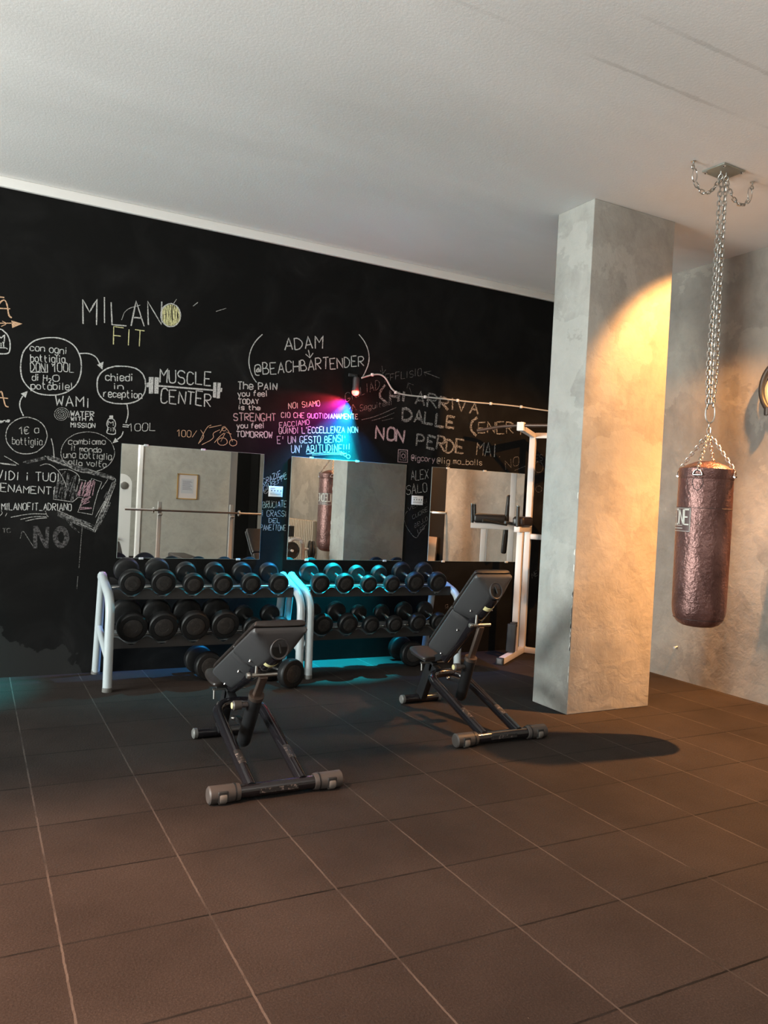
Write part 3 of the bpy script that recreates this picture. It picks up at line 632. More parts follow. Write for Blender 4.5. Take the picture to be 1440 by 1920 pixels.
for rows, yf, zc, tier, rk in [(top1, YT, None, 'upper tier', 'left rack'), (bot1, YB, None, 'lower tier', 'left rack'), (top2, YT, None, 'upper tier', 'right rack'), (bot2, YB, None, 'lower tier', 'right rack')]:
    zl = .6905 if tier == 'upper tier' else .342
    for (x, R), od in zip(rows, ORD):
        place_db(x, yf, zl+R-.008, R, '%s round black dumbbell, %s on the %s of the %s' % (size(R), od, tier, rk), 'dumbbells on the %s of the %s' % (tier, rk))
place_db(2.265, -.93, .114, .114, 'large black dumbbell on the floor behind the left bench, in front of the racks', 'dumbbells lying on the floor', 0, .3)
place_db(3.60, -.48, .114, .114, 'large black dumbbell on the floor under the right rack behind the far bench', 'dumbbells lying on the floor', 0, -.1)
place_db(1.72, -.52, .114, .114, 'black dumbbell on the floor under the left rack, mostly hidden by the bench', 'dumbbells lying on the floor', 0, .05)

# ------------------------------------------------------------------ dumbbell racks
def wavy_plate(x0, x1, valleys, z0, zv, zp, th, y, rx):
    """scalloped upright plate: dips under each dumbbell"""
    n = 160; poly = [(x0, z0), (x1, z0)]
    for k in range(n+1):
        x = x1+(x0-x1)*k/n
        d = min(abs(x-v) for v, R in valleys); R = min(valleys, key=lambda q: abs(x-q[0]))[1]
        s = min(1, d/.113); s = s*s*(3-2*s)
        poly.append((x, zv+(zp-zv)*s))
    return poly
def rack(x0, x1, tops, bots, label, name='dumbbell_rack'):
    t = empty(name, (x0, -.35, 0), label, 'dumbbell rack', 'grey dumbbell racks by the black wall')
    O = Vector((x0, -.35, 0))
    for x in (x0, x1):
        X = x-x0
        p = rounded([Vector((x, -.64, .0))-O, Vector((x, -.615, .665))-O, Vector((x, -.16, .795))-O], .13, 8)
        fr = MB().tube(p, .033, 20)
        fr.tube([Vector((x, -.045, 0))-O, Vector((x, -.17, .79))-O], .031, 20)
        fr.tube([Vector((x, -.105, .385))-O, Vector((x, -.60, .24))-O], .026, 16)
        fr.lathe([(.0, .036), (.022, .03), (.034, .012), (.036, -.01), (.030, -.03), (0, -.034)], 20, Matrix.Translation(Vector((x, -.165, .795))-O))
        e = fr.build('end_frame', M['frame_grey'], t)
        for (yy, rr) in ((-.64, .0345), (-.045, .0325)):
            MB().lathe([(rr+.001, 0), (rr+.002, .003), (rr+.001, .03), (rr-.003, .032)], 20, Matrix.Translation(Vector((x, yy, 0))-O)).build('foot_cap', M['capend'], e)
    for nm, rows, yf, yr, z0, zv, zp, zr in [('upper_tray', tops, -.512, -.285, .655, .668, .736, .729), ('lower_tray', bots, -.548, -.305, .295, .318, .378, .382)]:
        tr = MB()
        xa, xb = x0+.036, x1-.036
        for yy, dz in ((yf, 0), (yr, zr-zv)):
            poly = wavy_plate(xa, xb, rows, z0+dz, zv+dz, zp+dz, .006, yy, 0)
            tr.prism([(px-x0, pz) for px, pz in poly], .008, frame((0, yy+.35, 0), (1, 0, 0), (0, 0, 1), (0, -1, 0)))
        dz = zr-zv; zb = (.6795 if nm == 'upper_tray' else .331)
        o = tr.build(nm, M['tray'], t)
        MB().add([(X_, Y_+.35, Z_) for Z0_ in (-.004, 0) for X_, Y_, Z_ in ((xa-x0, yf+.002, zb+Z0_), (xb-x0, yf+.002, zb+Z0_), (xb-x0, yr, zb+dz+Z0_), (xa-x0, yr, zb+dz+Z0_))], [(0, 1, 2, 3), (4, 5, 6, 7), (0, 1, 5, 4), (2, 3, 7, 6), (1, 2, 6, 5), (0, 3, 7, 4)]).build('tray_shelf', M['shelf'], o)
        ym = (yf+yr)/2-.01
        MB().tube([(xa-x0, ym+.35, z0+dz*.5+.045), (xb-x0, ym+.35, z0+dz*.5+.045)], .014, 12).build('cross_rail', M['chrome'], o)
    return t
rack(.930, 2.425, top1, bot1, 'grey tubular two-tier dumbbell rack on the left, under the left mirror')
rack(2.505, 3.965, top2, bot2, 'grey tubular two-tier dumbbell rack on the right, lit cyan by the lamp')

# ------------------------------------------------------------------ adjustable benches
def bench(loc, theta, label, rod_end, cyl):
    t = empty('weight_bench', loc, label, 'bench', 'adjustable benches in front of the racks')
    # front foot bar
    fb = MB().tube([(-.22, -.5, .042), (.22, -.5, .042)], .034, 24).build('front_bar', M['gloss_black'], t)
    MB().box((-.10, -.5355, .034), (.10, -.533, .056)).build('rating_plate', M['scuff'], fb, 'scuffed pale label')
    for s in (-1, 1):
        c = MB().tube([(s*.195, -.5, .043), (s*.205, -.5, .043), (s*.335, -.5, .043), (s*.343, -.5, .043), (s*.350, -.5, .043)], .043, 28, rs=[.040, .0425, .043, .043, .036])
        e = c.build('end_cap', M['cap'], t, 'grey rubber end cap')
        MB().lathe([(.012, -.018), (.031, -.018), (.033, -.012), (.033, .012), (.031, .018), (.012, .018)], 24, frame((s*.285, -.518, .034), (0, 1, 0), (0, 0, 1), (1, 0, 0))).build('wheel', M['wheel'], e, 'pale transport wheel')
        MB().box((s*.285-.025, -.5445, .014), (s*.285+.025, -.52, .068), None, .004).build('wheel_slot', M['plastic_black'], e)  # dark block painted in for the shade inside the wheel recess
        MB().tube([(s*.216, -.5, .043), (s*.224, -.5, .043)], .0448, 28).build('groove_ring', M['black_steel'], e)
    # U shaped main tube
    p = rounded([(-.135, -.5, .055), (-.135, .215, .285), (.135, .215, .285), (.135, -.5, .055)], .15, 10)
    u = MB().tube(p, .031, 20).build('main_tube', M['gloss_black'], t)
    for s in (-1, 1):
        d = Vector((0, .715, .23)).normalized(); a = Vector((s*.135, -.5, .055)); n = Vector((0, -.306, .952))
        q = MB()
        for k in range(7):
            a0 = -1.1+k*.25; r = .0316
            for (l0, l1) in ((.16, .27),):
                vv = [a+d*l0+(n*math.cos(a0)-Vector((1, 0, 0))*math.sin(a0))*r, a+d*l1+(n*math.cos(a0)-Vector((1, 0, 0))*math.sin(a0))*r, a+d*l1+(n*math.cos(a0+.25)-Vector((1, 0, 0))*math.sin(a0+.25))*r, a+d*l0+(n*math.cos(a0+.25)-Vector((1, 0, 0))*math.sin(a0+.25))*r]
                q.add(vv, [(0, 1, 2, 3)])
        q.build('worn_decal', M['scuff'], u, 'scuffed decal')
    # rear foot bar
    rb = MB().tube([(-.15, .51, .032), (.15, .51, .032)], .030, 20).build('rear_bar', M['gloss_black'], t)
    for s in (-1, 1): MB().tube([(s*.142, .51, .032), (s*.150, .51, .032), (s*.163, .51, .032), (s*.170, .51, .032)], .031, 20, rs=[.031, .032, .032, .024]).build('end_cap', M['capend'], rb, 'pale end cap')
    # seat column and seat
    MB().bar((0, .50, .05), (0, .36, .345), .05, .085, (0, 1, 0)).bar((0, .26, .262), (0, .37, .30), .05, .06).build('seat_column', M['black_steel'], t)
    sm = frame((0, .425, .366), (1, 0, 0), (0, math.cos(.12), math.sin(.12)), (0, -math.sin(.12), math.cos(.12)))
    sp = MB()
    secs = []
    for yy, hw in ((-.13, .10), (-.12, .118), (-.05, .13), (.06, .125), (.12, .105), (.14, .08)):
        secs.append([sm @ Vector(q) for q in ((-hw, yy, .016), (-hw*.96, yy, .030), (-hw*.8, yy, .036), (hw*.8, yy, .036), (hw*.96, yy, .030), (hw, yy, .016), (hw*.92, yy, .004), (-hw*.92, yy, .004))])
    sp.loft(secs); st = sp.build('seat', M['pad'], t, 'brown-black vinyl seat', subd=2)
    MB().box((-.09, -.10, -.014), (.09, .11, .006), sm, .004).build('seat_base', M['plastic_black'], st)
    MB().tube([sm @ Vector((-.10, -.06, -.03)), sm @ Vector((.10, -.06, -.03))], .007, 10).tube([sm @ Vector((-.09, -.06, -.03)), sm @ Vector((-.09, -.07, -.085))], .006, 10).build('seat_pin', M['steel'], st)
    # backrest, built in its own frame: u up along the back, n towards the pad side
    cth, sth = math.cos(theta), math.sin(theta)
    B = frame(rod_end[2], (1, 0, 0), (0, -cth, sth), (0, sth, cth))
    L = rod_end[3]; k = L/.83
    def sh(secs):
        out = []
        for (uu, hw, d, kw) in secs:
            pts = [(-hw, uu, .012), (-hw*1.03, uu, -.002), (-hw*.98, uu, -.014), (-(hw*.45+kw*.55), uu, -.012-.50*d), (-kw, uu, -d*.93), (-kw*.7, uu, -d), (kw*.7, uu, -d), (kw, uu, -d*.93), (hw*.45+kw*.55, uu, -.012-.50*d), (hw*.98, uu, -.014), (hw*1.03, uu, -.002), (hw, uu, .012)]
            out.append([B @ Vector(p) for p in pts])
        return out
    low = MB().loft(sh([(.0, .116, .030, .085), (.012, .125, .085, .058), (.05, .130, .108, .046), (.25*k, .133, .112, .044), (.40*k, .135, .106, .046), (.445*k, .135, .090, .054), (.455*k, .131, .04, .08)]))
    s1 = low.build('lower_shell', M['shell'], t, 'grey plastic back shell')
    up = MB().loft(sh([(.46*k, .131, .03, .09), (.475*k, .138, .088, .062), (.52*k, .140, .112, .054), (.62*k, .141, .120, .052), (.71*k, .142, .120, .052), (.76*k, .143, .112, .056), (.80*k, .143, .062, .082), (.828*k, .141, .022, .11), (.836*k, .134, .004, .115)]))
    s2 = up.build('upper_shell', M['shell'], t, 'grey plastic head shell')
    def pad(u0, u1, w0, w1):
        q = []
        for tt, sc_ in ((0, .90), (.015, .97), (.06, 1), (.5, 1), (.94, 1), (.985, .97), (1, .90)):
            uu = u0+(u1-u0)*tt; hw = (w0+(w1-w0)*tt)*sc_; hh = .052 if .01 < tt < .99 else .042
            q.append([B @ Vector(p) for p in ((-hw, uu, .014), (-hw, uu, .028), (-hw*.95, uu, hh-.004), (-hw*.8, uu, hh), (hw*.8, uu, hh), (hw*.95, uu, hh-.004), (hw, uu, .028), (hw, uu, .014))])
        return MB().loft(q)
    pad(.0, .455*k, .128, .136).build('back_pad', M['pad'], t, 'dark vinyl back pad', subd=2)
    pad(.46*k, .845*k, .137, .143).build('head_pad', M['pad'], t, 'brown-black vinyl head pad', subd=2)
    for s in (-1, 1):
        for uu, xx, dd in ((.33*k, .078, .083), (.035, .070, .080), (.56*k, .085, .085)):
            MB().lathe([(0, .006), (.0045, .004), (.007, .0), (.007, -.01)], 12, B @ frame((s*xx, uu, -dd), (1, 0, 0), (0, -1, 0), (s*.35, 0, -.94))).build('bolt', M['chrome'], s1 if uu < .45*k else s2, 'bright bolt head')
    bm_ = MB().tube([B @ Vector((0, -.03, -.080)), B @ Vector((0, .30*k, -.088)), B @ Vector((0, .715*k, -.092)), B @ Vector((0, .73*k, -.092))], .05, 24, rs=[.038, .044, .046, .036])
    be = bm_.build('back_beam', M['gloss_black'], t)
    MB().tube([B @ Vector((0, .625*k, -.0905)), B @ Vector((0, .66*k, -.091))], .0475, 24).build('marker_ring', M['yellow'], be, 'pale yellow marker ring')
    # round opening in the slanted shell end, its shaded inside painted as a black disc
    nx = Vector((0, .85, -.527)); tx_ = Vector((0, .527, .85))
    E_ = B @ frame((0, .781*k, -.083), (1, 0, 0), tx_, (0, nx.y, nx.z))
    MB().lathe([(.040, -.03), (.049, -.012), (.051, .004), (.047, .009), (.041, .006), (.041, -.03)], 32, E_ @ Matrix.Scale(1.12, 4, (0, 1, 0)), cap=False).build('socket_rim', M['shell'], s2)
    MB().lathe([(.043, -.002), (.040, .003), (0, .003)], 32, E_ @ Matrix.Scale(1.12, 4, (0, 1, 0))).build('socket', mat('socket_black', (.003, .003, .003), .5), s2, 'black round socket')
    MB().tube([E_ @ Vector((-.006, .028, .008)), E_ @ Vector((.006, -.018, .012))], .006, 10).build('inner_pin', M['tray'], s2)
    # seat hinge arm
    MB().bar((0, .31, .37), B @ Vector((0, .05, -.085)), .045, .05, (0, 1, 0)).build('hinge', M['black_steel'], t)
    # strut: cylinder, rod, pull pin
    a, b, e = Vector(cyl[0]), Vector(cyl[1]), Vector(rod_end[0])
    ax = (b-a).normalized()
    cy = MB().tube([a-ax*.03, a-ax*.015, a, b-ax*.01, b], .039, 24, rs=[.026, .036, .039, .039, .039]).build('strut_cylinder', M['black_steel'], t)
    MB().tube([b-ax*.012, b+ax*.012], .042, 24).build('collar', M['rod'], cy, 'brownish steel collar')
    MB().bar(b-ax*.005, e-ax*.01, .044, .028, (0, 1, 0), .006).build('strut_rod', M['rod'], t, 'worn bronze-coloured flat rod')
    x1 = MB().tube([e+Vector((-.07, 0, 0)), e+Vector((.07, 0, 0))], .011, 14).lathe([(.0, 0), (.016, .003), (.018, .012), (.014, .022), (0, .025)], 14, along(e+Vector((-.075, 0, 0)), e+Vector((-1, 0, 0))))
    x1.build('pull_pin', M['steel'], t, 'steel pull pin')
    MB().tube([e+Vector((-.045, 0, 0)), e+Vector((-.045, -.005, .07))], .008, 12).build('lever', M['steel'], t)
    kn = b-ax*.06
    MB().tube([kn+Vector((-.03, 0, 0)), kn+Vector((-.07, 0, 0)), kn+Vector((-.075, 0, 0)), kn+Vector((-.115, 0, 0)), kn+Vector((-.122, 0, 0))], .018, 18, rs=[.014, .014, .024, .026, .018]).build('knob', M['cap'], t, 'grey locking knob')
    MB().lathe([(.017, 0), (.017, .004), (.0, .006)], 18, along(kn+Vector((-.121, 0, 0)), kn+Vector((-1, 0, 0)))).build('knob_cap', M['yellow'], t, 'pale yellow knob cap')
    MB().bar(a+Vector((0, .14, .085)), a+ax*.10, .03, .03, (0, 0, 1)).build('strut_lug', M['black_steel'], t)
    MB().lathe([(0, .02), (.010, .017), (.015, .006), (.015, 0)], 12, along(a+Vector((-.02, .14, .085)), a+Vector((-1, .14, .085)))).build('lug_bolt', M['chrome'], t)
    return t
bench((1.405, -2.42, 0), math.radians(26.5), 'adjustable bench nearest the camera, its backrest set low and flat', ((0, -.235, .545), None, (0, .296, .447), .83), ((0, .05, .115), (0, -.125, .405)))
bench((3.035, -2.075, 0), math.radians(45.0), 'adjustable bench farther back beside the pillar, its backrest set steep', ((0, -.222, .700), None, (0, .231, .472), .80), ((0, -.026, .185), (0, -.118, .455)))

# ------------------------------------------------------------------ dip station
U3, V3 = Vector((-.8, -.6, 0)), Vector((.6, -.8, 0)); O3 = Vector((5.08, -.15, 0))
t = empty('dip_station', O3, 'white tubular dip and pull-up station between the pillar and the black wall', 'gym machine')
def q3(u, v, z): return U3*u+V3*v+Vector((0, 0, z))
W3 = .62
for v in (0, W3):
    f = MB().bar(q3(-.06, v, .032), q3(.77, v, .032), .06, .06).build('foot_tube', M['cream_frame'], t)
    MB().bar(q3(.745, v, .034), q3(.785, v, .034), .068, .066).build('rubber_foot', M['plastic_black'], f)
    MB().bar(q3(.785, v, .036), q3(.7875, v, .036), .046, .042).build('foot_plug', M['capend'], f)
    MB().bar(q3(0, v, .06), q3(0, v, 2.26), .06, .06, U3).build('upright', M['cream_frame'], t)
    MB().bar(q3(.29, v, .06), q3(.29, v, 1.245), .06, .055, U3).build('support_post', M['cream_frame'], t)
    MB().bar(q3(-.03, v, 1.275), q3(.43, v, 1.275), .06, .055).build('arm', M['cream_frame'], t)
    MB().bar(q3(.05, v, 1.353), q3(.40, v, 1.353), .125, .095, bev=.028).build('arm_pad', M['pad'], t, 'black padded arm rest')
    g = MB().tube([q3(.415, v, 1.30), q3(.425, v, 1.50)], .017, 14).build('hand_grip', M['plastic_black'], t, 'black upright hand grip')
    MB().lathe([(.019, 0), (.020, .008), (0, .012)], 14, Matrix.Translation(q3(.425, v, 1.50))).build('grip_tip', M['chrome'], g)
    MB().bar(q3(0, v, 2.235), q3(.46, v, 2.265), .05, .05).build('top_arm', M['cream_frame'], t)
    MB().box((-.035, -.035, -.04), (.035, .035, .045), Matrix.Translation(q3(.47, v, 2.275)) @ Matrix.Rotation(math.atan2(-.6, -.8), 4, 'Z'), .006).build('bar_clamp', M['white'], t)
    s_ = MB().bar(q3(.40, v, .33), q3(.29, v, .33), .055, .05).bar(q3(.41, v, .345), q3(.43, v, .07), .09, .035, U3, .008)
    s_.build('foot_step', M['plastic_black'], t, 'black foot step')
for z in (.032, 2.235, 1.20):
    MB().bar(q3(0, .03, z), q3(0, W3-.03, z), .055, .055).build('cross_tube', M['cream_frame'], t)
MB().bar(q3(.07, W3/2, .98), q3(.035, W3/2, 1.62), .30, .06, U3, .02).build('back_pad', M['pad'], t, 'black vinyl back pad')
pb = rounded([q3(.56, -.42, 2.225), q3(.49, -.20, 2.275), q3(.47, 0, 2.29), q3(.47, W3, 2.29), q3(.49, W3+.20, 2.275), q3(.56, W3+.25, 2.255)], .06, 5)
MB().tube(pb, .016, 14).build('pull_up_bar', M['rod'], t, 'grey steel pull-up bar')
MB().tube([q3(.05, -.045, 1.305), q3(.30, -.16, 1.335)], .016, 12).build('dip_handle', M['plastic_black'], t, 'black dip handle')

# ------------------------------------------------------------------ punching bag, chain, ceiling plate
BX, BY = 4.25, -3.014
t = empty('punching_bag', (BX, BY, .775), 'worn brown leather punching bag hanging right of the pillar', 'punching bag')
BR = .168; z0 = .775
prof = [(0, .002), (.06, 0), (.100, .007), (.130, .023), (.151, .048), (.163, .085), (BR, .13), (BR+.001, .30), (BR+.003, .60), (BR+.001, .90), (BR, 1.00), (BR-.002, 1.03)]
MB().lathe(prof, 64).build('bag_body', M['bag'], t, subd=0)
MB().lathe([(BR+.0005, .965), (BR+.003, .970), (BR+.003, 1.030), (BR-.002, 1.036)], 64).build('rim_band', M['bag'], t)
MB().lathe([(BR-.002, 1.033), (BR-.012, 1.037), (.12, 1.058), (.07, 1.078), (.03, 1.084), (0, 1.085)], 64).build('top_flap', M['bag'], t)
for zz in (.055, .775): MB().tube([((BR+.0025-(.0140 if zz < .1 else 0))*math.cos(k*PI/24), (BR+.0025-(.0140 if zz < .1 else 0))*math.sin(k*PI/24), zz) for k in range(48)], .0016, 6, closed=True).build('seam', M['seam'], t)
cam_a = math.atan2(-CD-BY, -BX)       # direction from the bag to the camera
def cyl(a, z, r=BR+.0045): return Vector((r*math.cos(a), r*math.sin(a), z))
def cyl_ribbon(mb, pts, wd, r=BR+.0045):
    n = len(pts); L = []; R = []
    for i in range(n):
        d = Vector(pts[min(i+1, n-1)])-Vector(pts[max(i-1, 0)]); d.normalize(); q = Vector((-d.y, d.x))*wd*.5
        for S, sg in ((L, 1), (R, -1)):
            p = Vector(pts[i])+q*sg; S.append(cyl(p.x/BR, p.y, r))
    mb.add(L+R, [(i, i+1, n+i+1, n+i) for i in range(n-1)])
def dense(pts, n=8):
    return sum([[Vector(a).lerp(Vector(b), k/n) for k in range(n)] for a, b in zip(pts, pts[1:])], [])+[Vector(pts[-1])]
# label: right border 31 degrees left of the line to the camera, as the photo shows it
a1 = cam_a-math.radians(27); lw = .241; la0 = a1-lw/BR
lab_o = MB()
lz0, lz1 = 1.392-z0+.0, 1.548-z0
S0 = la0*BR
n = 24
lab_v = [cyl(la0+(a1-la0)*k/n, lz0, BR+.0035) for k in range(n+1)]+[cyl(la0+(a1-la0)*k/n, lz1, BR+.0035) for k in range(n+1)]
MB().add(lab_v, [(k, k+1, n+2+k, n+1+k) for k in range(n)], True).build('label_patch', mat('label_leather', (.10, .055, .05), .45), t)
bd = MB()
for ins, wd in ((.004, .0022),):
    cyl_ribbon(bd, dense([(S0+ins, lz0+ins), (S0+lw-ins, lz0+ins), (S0+lw-ins, lz1-ins), (S0+ins, lz1-ins), (S0+ins, lz0+ins)], 20), wd)
x = S0+.016
for chh in 'LEONE':
    st, wdt = glyph(chh)
    for pts, cur in st:
        P_ = [Vector((x+p.x*.0088, lz0+.048+p.y*.0160)) for p in pts]
        P_ = chaikin(P_, 2) if cur else dense(P_, 4)
        cyl_ribbon(bd, P_, .0090)
    x += .0445
cyl_ribbon(bd, dense([(S0+.05, lz0+.040), (S0+lw-.06, lz0+.040)], 16), .003)
for k in range(11):
    cyl_ribbon(bd, dense([(S0+.055+k*.012, lz0+.022), (S0+.062+k*.012, lz0+.022)], 2), .007)
bd.build('label_print', M['print'], t, 'pale printed lettering and border')
# hanging points: D-rings, stitched shields, short chains
def link(mb, c, d, side, L=.034, wd=.020, r=.0033, n=14):
    d = d.normalized(); side = (side-d*side.dot(d)).normalized(); h = L/2-wd/2
    pts = []
    for k in range(n):
        a = 2*PI*k/n; p = d*(math.sin(a)*wd/2+(h if math.sin(a) >= 0 else -h))+side*math.cos(a)*wd/2
        pts.append(c+p)
    mb.tube(pts, r, 6, closed=True)
def chain(mb, pts, L=.034, wd=.020, r=.0033, tw=0):
    pts = [Vector(p) for p in pts]; d = [0]
    for a, b in zip(pts, pts[1:]): d.append(d[-1]+(b-a).length)
    step = L-2.4*r; n = max(1, int(round(d[-1]/step)))
    def at(s):
        for i in range(len(pts)-1):
            if s <= d[i+1] or i == len(pts)-2: return pts[i].lerp(pts[i+1], (s-d[i])/(d[i+1]-d[i])), pts[i+1]-pts[i]
    for k in range(n):
        c, t_ = at((k+.5)*d[-1]/n); t_ = t_.normalized()
        ref = Vector((0, 0, 1)) if abs(t_.z) < .8 else Vector((1, 0, 0))
        e1 = t_.cross(ref).normalized(); e2 = t_.cross(e1); a = (0 if k % 2 else PI/2)+tw+.6
        link(mb, c, t_, e1*math.cos(a)+e2*math.sin(a), L, wd, r)
top = Vector((0, 0, 1.31))
for q in range(4):
    a = cam_a-math.radians(17)+q*PI/2
    rz = 1.0
    sd = MB()
    for sc_ in (1.0,):
        pp = [(0, .0), (.030, .002), (.034, -.03), (.022, -.060), (.0, -.078), (-.022, -.060), (-.034, -.03), (-.030, .002), (0, 0)]
        cyl_ribbon(sd, dense([Vector((a*BR+x_, .962+z_)) for x_, z_ in pp], 4), .003, BR+.0035)
    sd.build('stitched_shield', M['seam'], t)
    rr = BR+.011; c0 = Vector((rr*math.cos(a), rr*math.sin(a), .985)); tx = Vector((-math.sin(a), math.cos(a), 0))
    rg = MB(); pts = [c0+tx*.028*math.cos(k*PI/12)+Vector((0, 0, .034*math.sin(k*PI/12))) for k in range(13)]
    rg.tube(pts, .0042, 10).tube([c0-tx*.028, c0+tx*.028], .0042, 10)
    rg.tube([c0-tx*.018, c0+tx*.018], .008, 10)
    rg.build('d_ring', M['chrome'], t, 'steel D-ring')
    cm = MB(); ru = c0+Vector((0, 0, .034)); chain(cm, [ru, Vector((.020*math.cos(a), .020*math.sin(a), 1.245))], .034, .019, .0036)
    cm.build('hanging_strap_chain', M['steel'], t, 'thin steel chain')
cm = MB(); chain(cm, [(0, 0, 1.235), (0, 0, 1.33)], .040, .024, .0042); cm.tube([Vector((.024*math.cos(k*PI/8), .010*math.sin(k*PI/8), 1.240)) for k in range(16)], .004, 8, closed=True)
cm.build('swivel', M['steel'], t)
zt = z0+1.33
t = empty('hanging_chain', (BX, BY, zt), 'long doubled steel chain carrying the punching bag', 'chain')
cb = MB(); pts = [Vector((.028*math.cos(k*PI/10)+.004, -.028*math.cos(k*PI/10)*.5, .070+.066*math.sin(k*PI/10))) for k in range(20)]
cb.tube(pts, .0055, 10, closed=True); cb.build('carabiner', M['steel'], t, 'steel carabiner')
ztop = H-.075-zt
for dx, dy, zz0, zz1, tw in ((-.016, .012, .10, ztop, 0), (.016, -.012, .11, ztop, .5), (-.022, -.016, .13, ztop*.78, .9), (.004, .024, .12, ztop*.5, .3)):
    c = MB(); chain(c, [(dx*.8, dy*.8, zz0), (dx*1.35, dy*1.35, zz0+.25), (dx*1.0, dy*1.0, (zz0+zz1)/2), (dx*.8, dy*.8, zz1-.05), (dx*.4, dy*.4, zz1)], .040, .023, .0040, tw)
    c.build('chain_strand', M['steel'], t)
t = empty('ceiling_mount', (BX, BY, H), 'square zinc ceiling plate above the punching bag', 'ceiling mount')
rot = Matrix.Rotation(math.radians(2), 4, 'Z')
MB().box((-.105, -.085, -.010), (.105, .085, -.0005), rot, .002).build('plate', mat('zinc_plate', (.30, .31, .27), .4, .6), t)
for sx_ in (-1, 1):
    for sy_ in (-1, 1):
        MB().lathe([(.012, 0), (.012, .008), (.006, .014), (0, .015)], 6, rot @ frame((sx_*.088, sy_*.068, -.009), (1, 0, 0), (0, -1, 0), (0, 0, -1)), False).build('bolt', M['chrome'], t)
for s in (-1, 1):
    MB().tube([Vector((s*.026, 0, -.008)), Vector((s*.026, 0, -.03))] + [Vector((s*.026, .018*math.sin(k*PI/6), -.03-.018*(1-math.cos(k*PI/6)))) for k in range(1, 12)], .0055, 10).build('eye_bolt', M['steel'], t)
for (sx_, dx, lab) in ((-1, -.27, 'slack safety chain with carabiner left of the ceiling plate'), (1, .295, 'slack safety chain right of the ceiling plate')):
    t = empty('safety_chain', (BX+dx, BY+.01, H), lab, 'chain', 'safety chains on the ceiling')
    hk = MB().lathe([(.016, 0), (.016, .004), (.006, .006), (.006, .03)][::1], 12, frame((0, 0, -.0005), (1, 0, 0), (0, -1, 0), (0, 0, -1))).tube([Vector((.012*math.cos(k*PI/8), 0, -.038+.012*math.sin(k*PI/8))) for k in range(16)], .004, 8, closed=True)
    hk.build('ceiling_hook', M['steel'], t)
    ca = MB(); ca.tube([Vector((-sx_*.018+.020*math.cos(k*PI/10), 0, -.088+(.045 if math.sin(k*PI/10) > 0 else .040)*math.sin(k*PI/10))) for k in range(20)], .0045, 8, closed=True); ca.build('carabiner', M['chrome'], t)
    a, b = Vector((-sx_*.025, 0, -.13)), Vector((-dx+sx_*.03, -.01, -.058)); pts = []
    for k in range(13):
        tt = k/12; p = a.lerp(b, tt); p.z -= .095*4*tt*(1-tt)*.85; pts.append(p)
    c = MB(); chain(c, pts, .040, .022, .0036); c.build('chain_strand', M['steel'], t)

# ------------------------------------------------------------------ looped handle on the right wall
t = empty('wall_bracket', (XR, -2.565, 2.54), 'black padded loop on a white oval plate high on the right wall', 'wall fixture')
pl_ = [( .22*math.cos(k*PI/24), .25*math.sin(k*PI/24)) for k in range(48)]
MB().prism(pl_, .035, frame((-.0005, .035, -.04), (0, -1, 0), (0, 0, 1), (-1, 0, 0))).build('back_plate', M['white'], t, 'white oval plate')
pts = [Vector((-.075, .225*math.cos(a)*1.0+.02, .235*math.sin(a)+.02)) for a in [math.radians(226-k*272/40) for k in range(41)]]
MB().tube(pts, .024, 14).build('padded_loop', M['plastic_black'], t)
for p in (pts[0], pts[-1]): MB().lathe([(.028, -.05), (.030, -.04), (.030, .01), (.024, .015)], 16, Matrix.Translation(p)).build('loop_end', M['plastic_black'], t)
MB().tube([(-.03, pts[0].y, pts[0].z), (-.075, pts[0].y, pts[0].z)], .012, 10).tube([(-.03, pts[-1].y, pts[-1].z), (-.075, pts[-1].y, pts[-1].z)], .012, 10).build('standoff', M['steel'], t)

# ------------------------------------------------------------------ plaster screws left in the right wall
for (yy, zz) in ((-1.55, .30), (-.78, .34)):
    o = MB().tube([(XR, yy, zz), (XR-.035, yy, zz-.01)], .006, 8).lathe([(.011, 0), (.011, .006), (0, .008)], 8, along((XR-.033, yy, zz-.01), (XR-1, yy, zz-.3))).build('wall_screw', M['white'])
    tag(o, 'pale screw sticking out low on the right wall' + (' nearer the pillar' if yy > -1 else ' below the punching bag'), 'screw', 'screws in the right wall')

# ------------------------------------------------------------------ ceiling downlights
for i, (l, tg, *_r) in enumerate(DOWN):
    lab = ['adjustable ceiling spotlight near the punching bag', 'second ceiling spotlight beside the one near the punching bag', 'ceiling spotlight over the left of the floor', 'ceiling spotlight over the floor behind the camera'][i]
    t = empty('ceiling_spotlight', (l[0], l[1], H), lab, 'lamp', 'ceiling spotlights')
    MB().lathe([(.05, -.0005), (.05, -.02), (.02, -.025), (.012, -.03), (.012, -.06)][::-1], 20).build('rose', M['plastic_black'], t)
    dv = (Vector(tg)-Vector(l)).normalized(); c0 = Vector((0, 0, l[2]-H))
    m = along(c0-dv*.02, c0+dv)
    MB().lathe([(.0, -.095), (.03, -.094), (.045, -.08), (.05, .0), (.046, 0), (.042, -.07), (0, -.075)], 24, m).build('lamp_head', M['plastic_black'], t)
    MB().lathe([(.040, -.060), (.030, -.056), (0, -.054)], 20, m).build('lens', M['lamp_warm'], t)

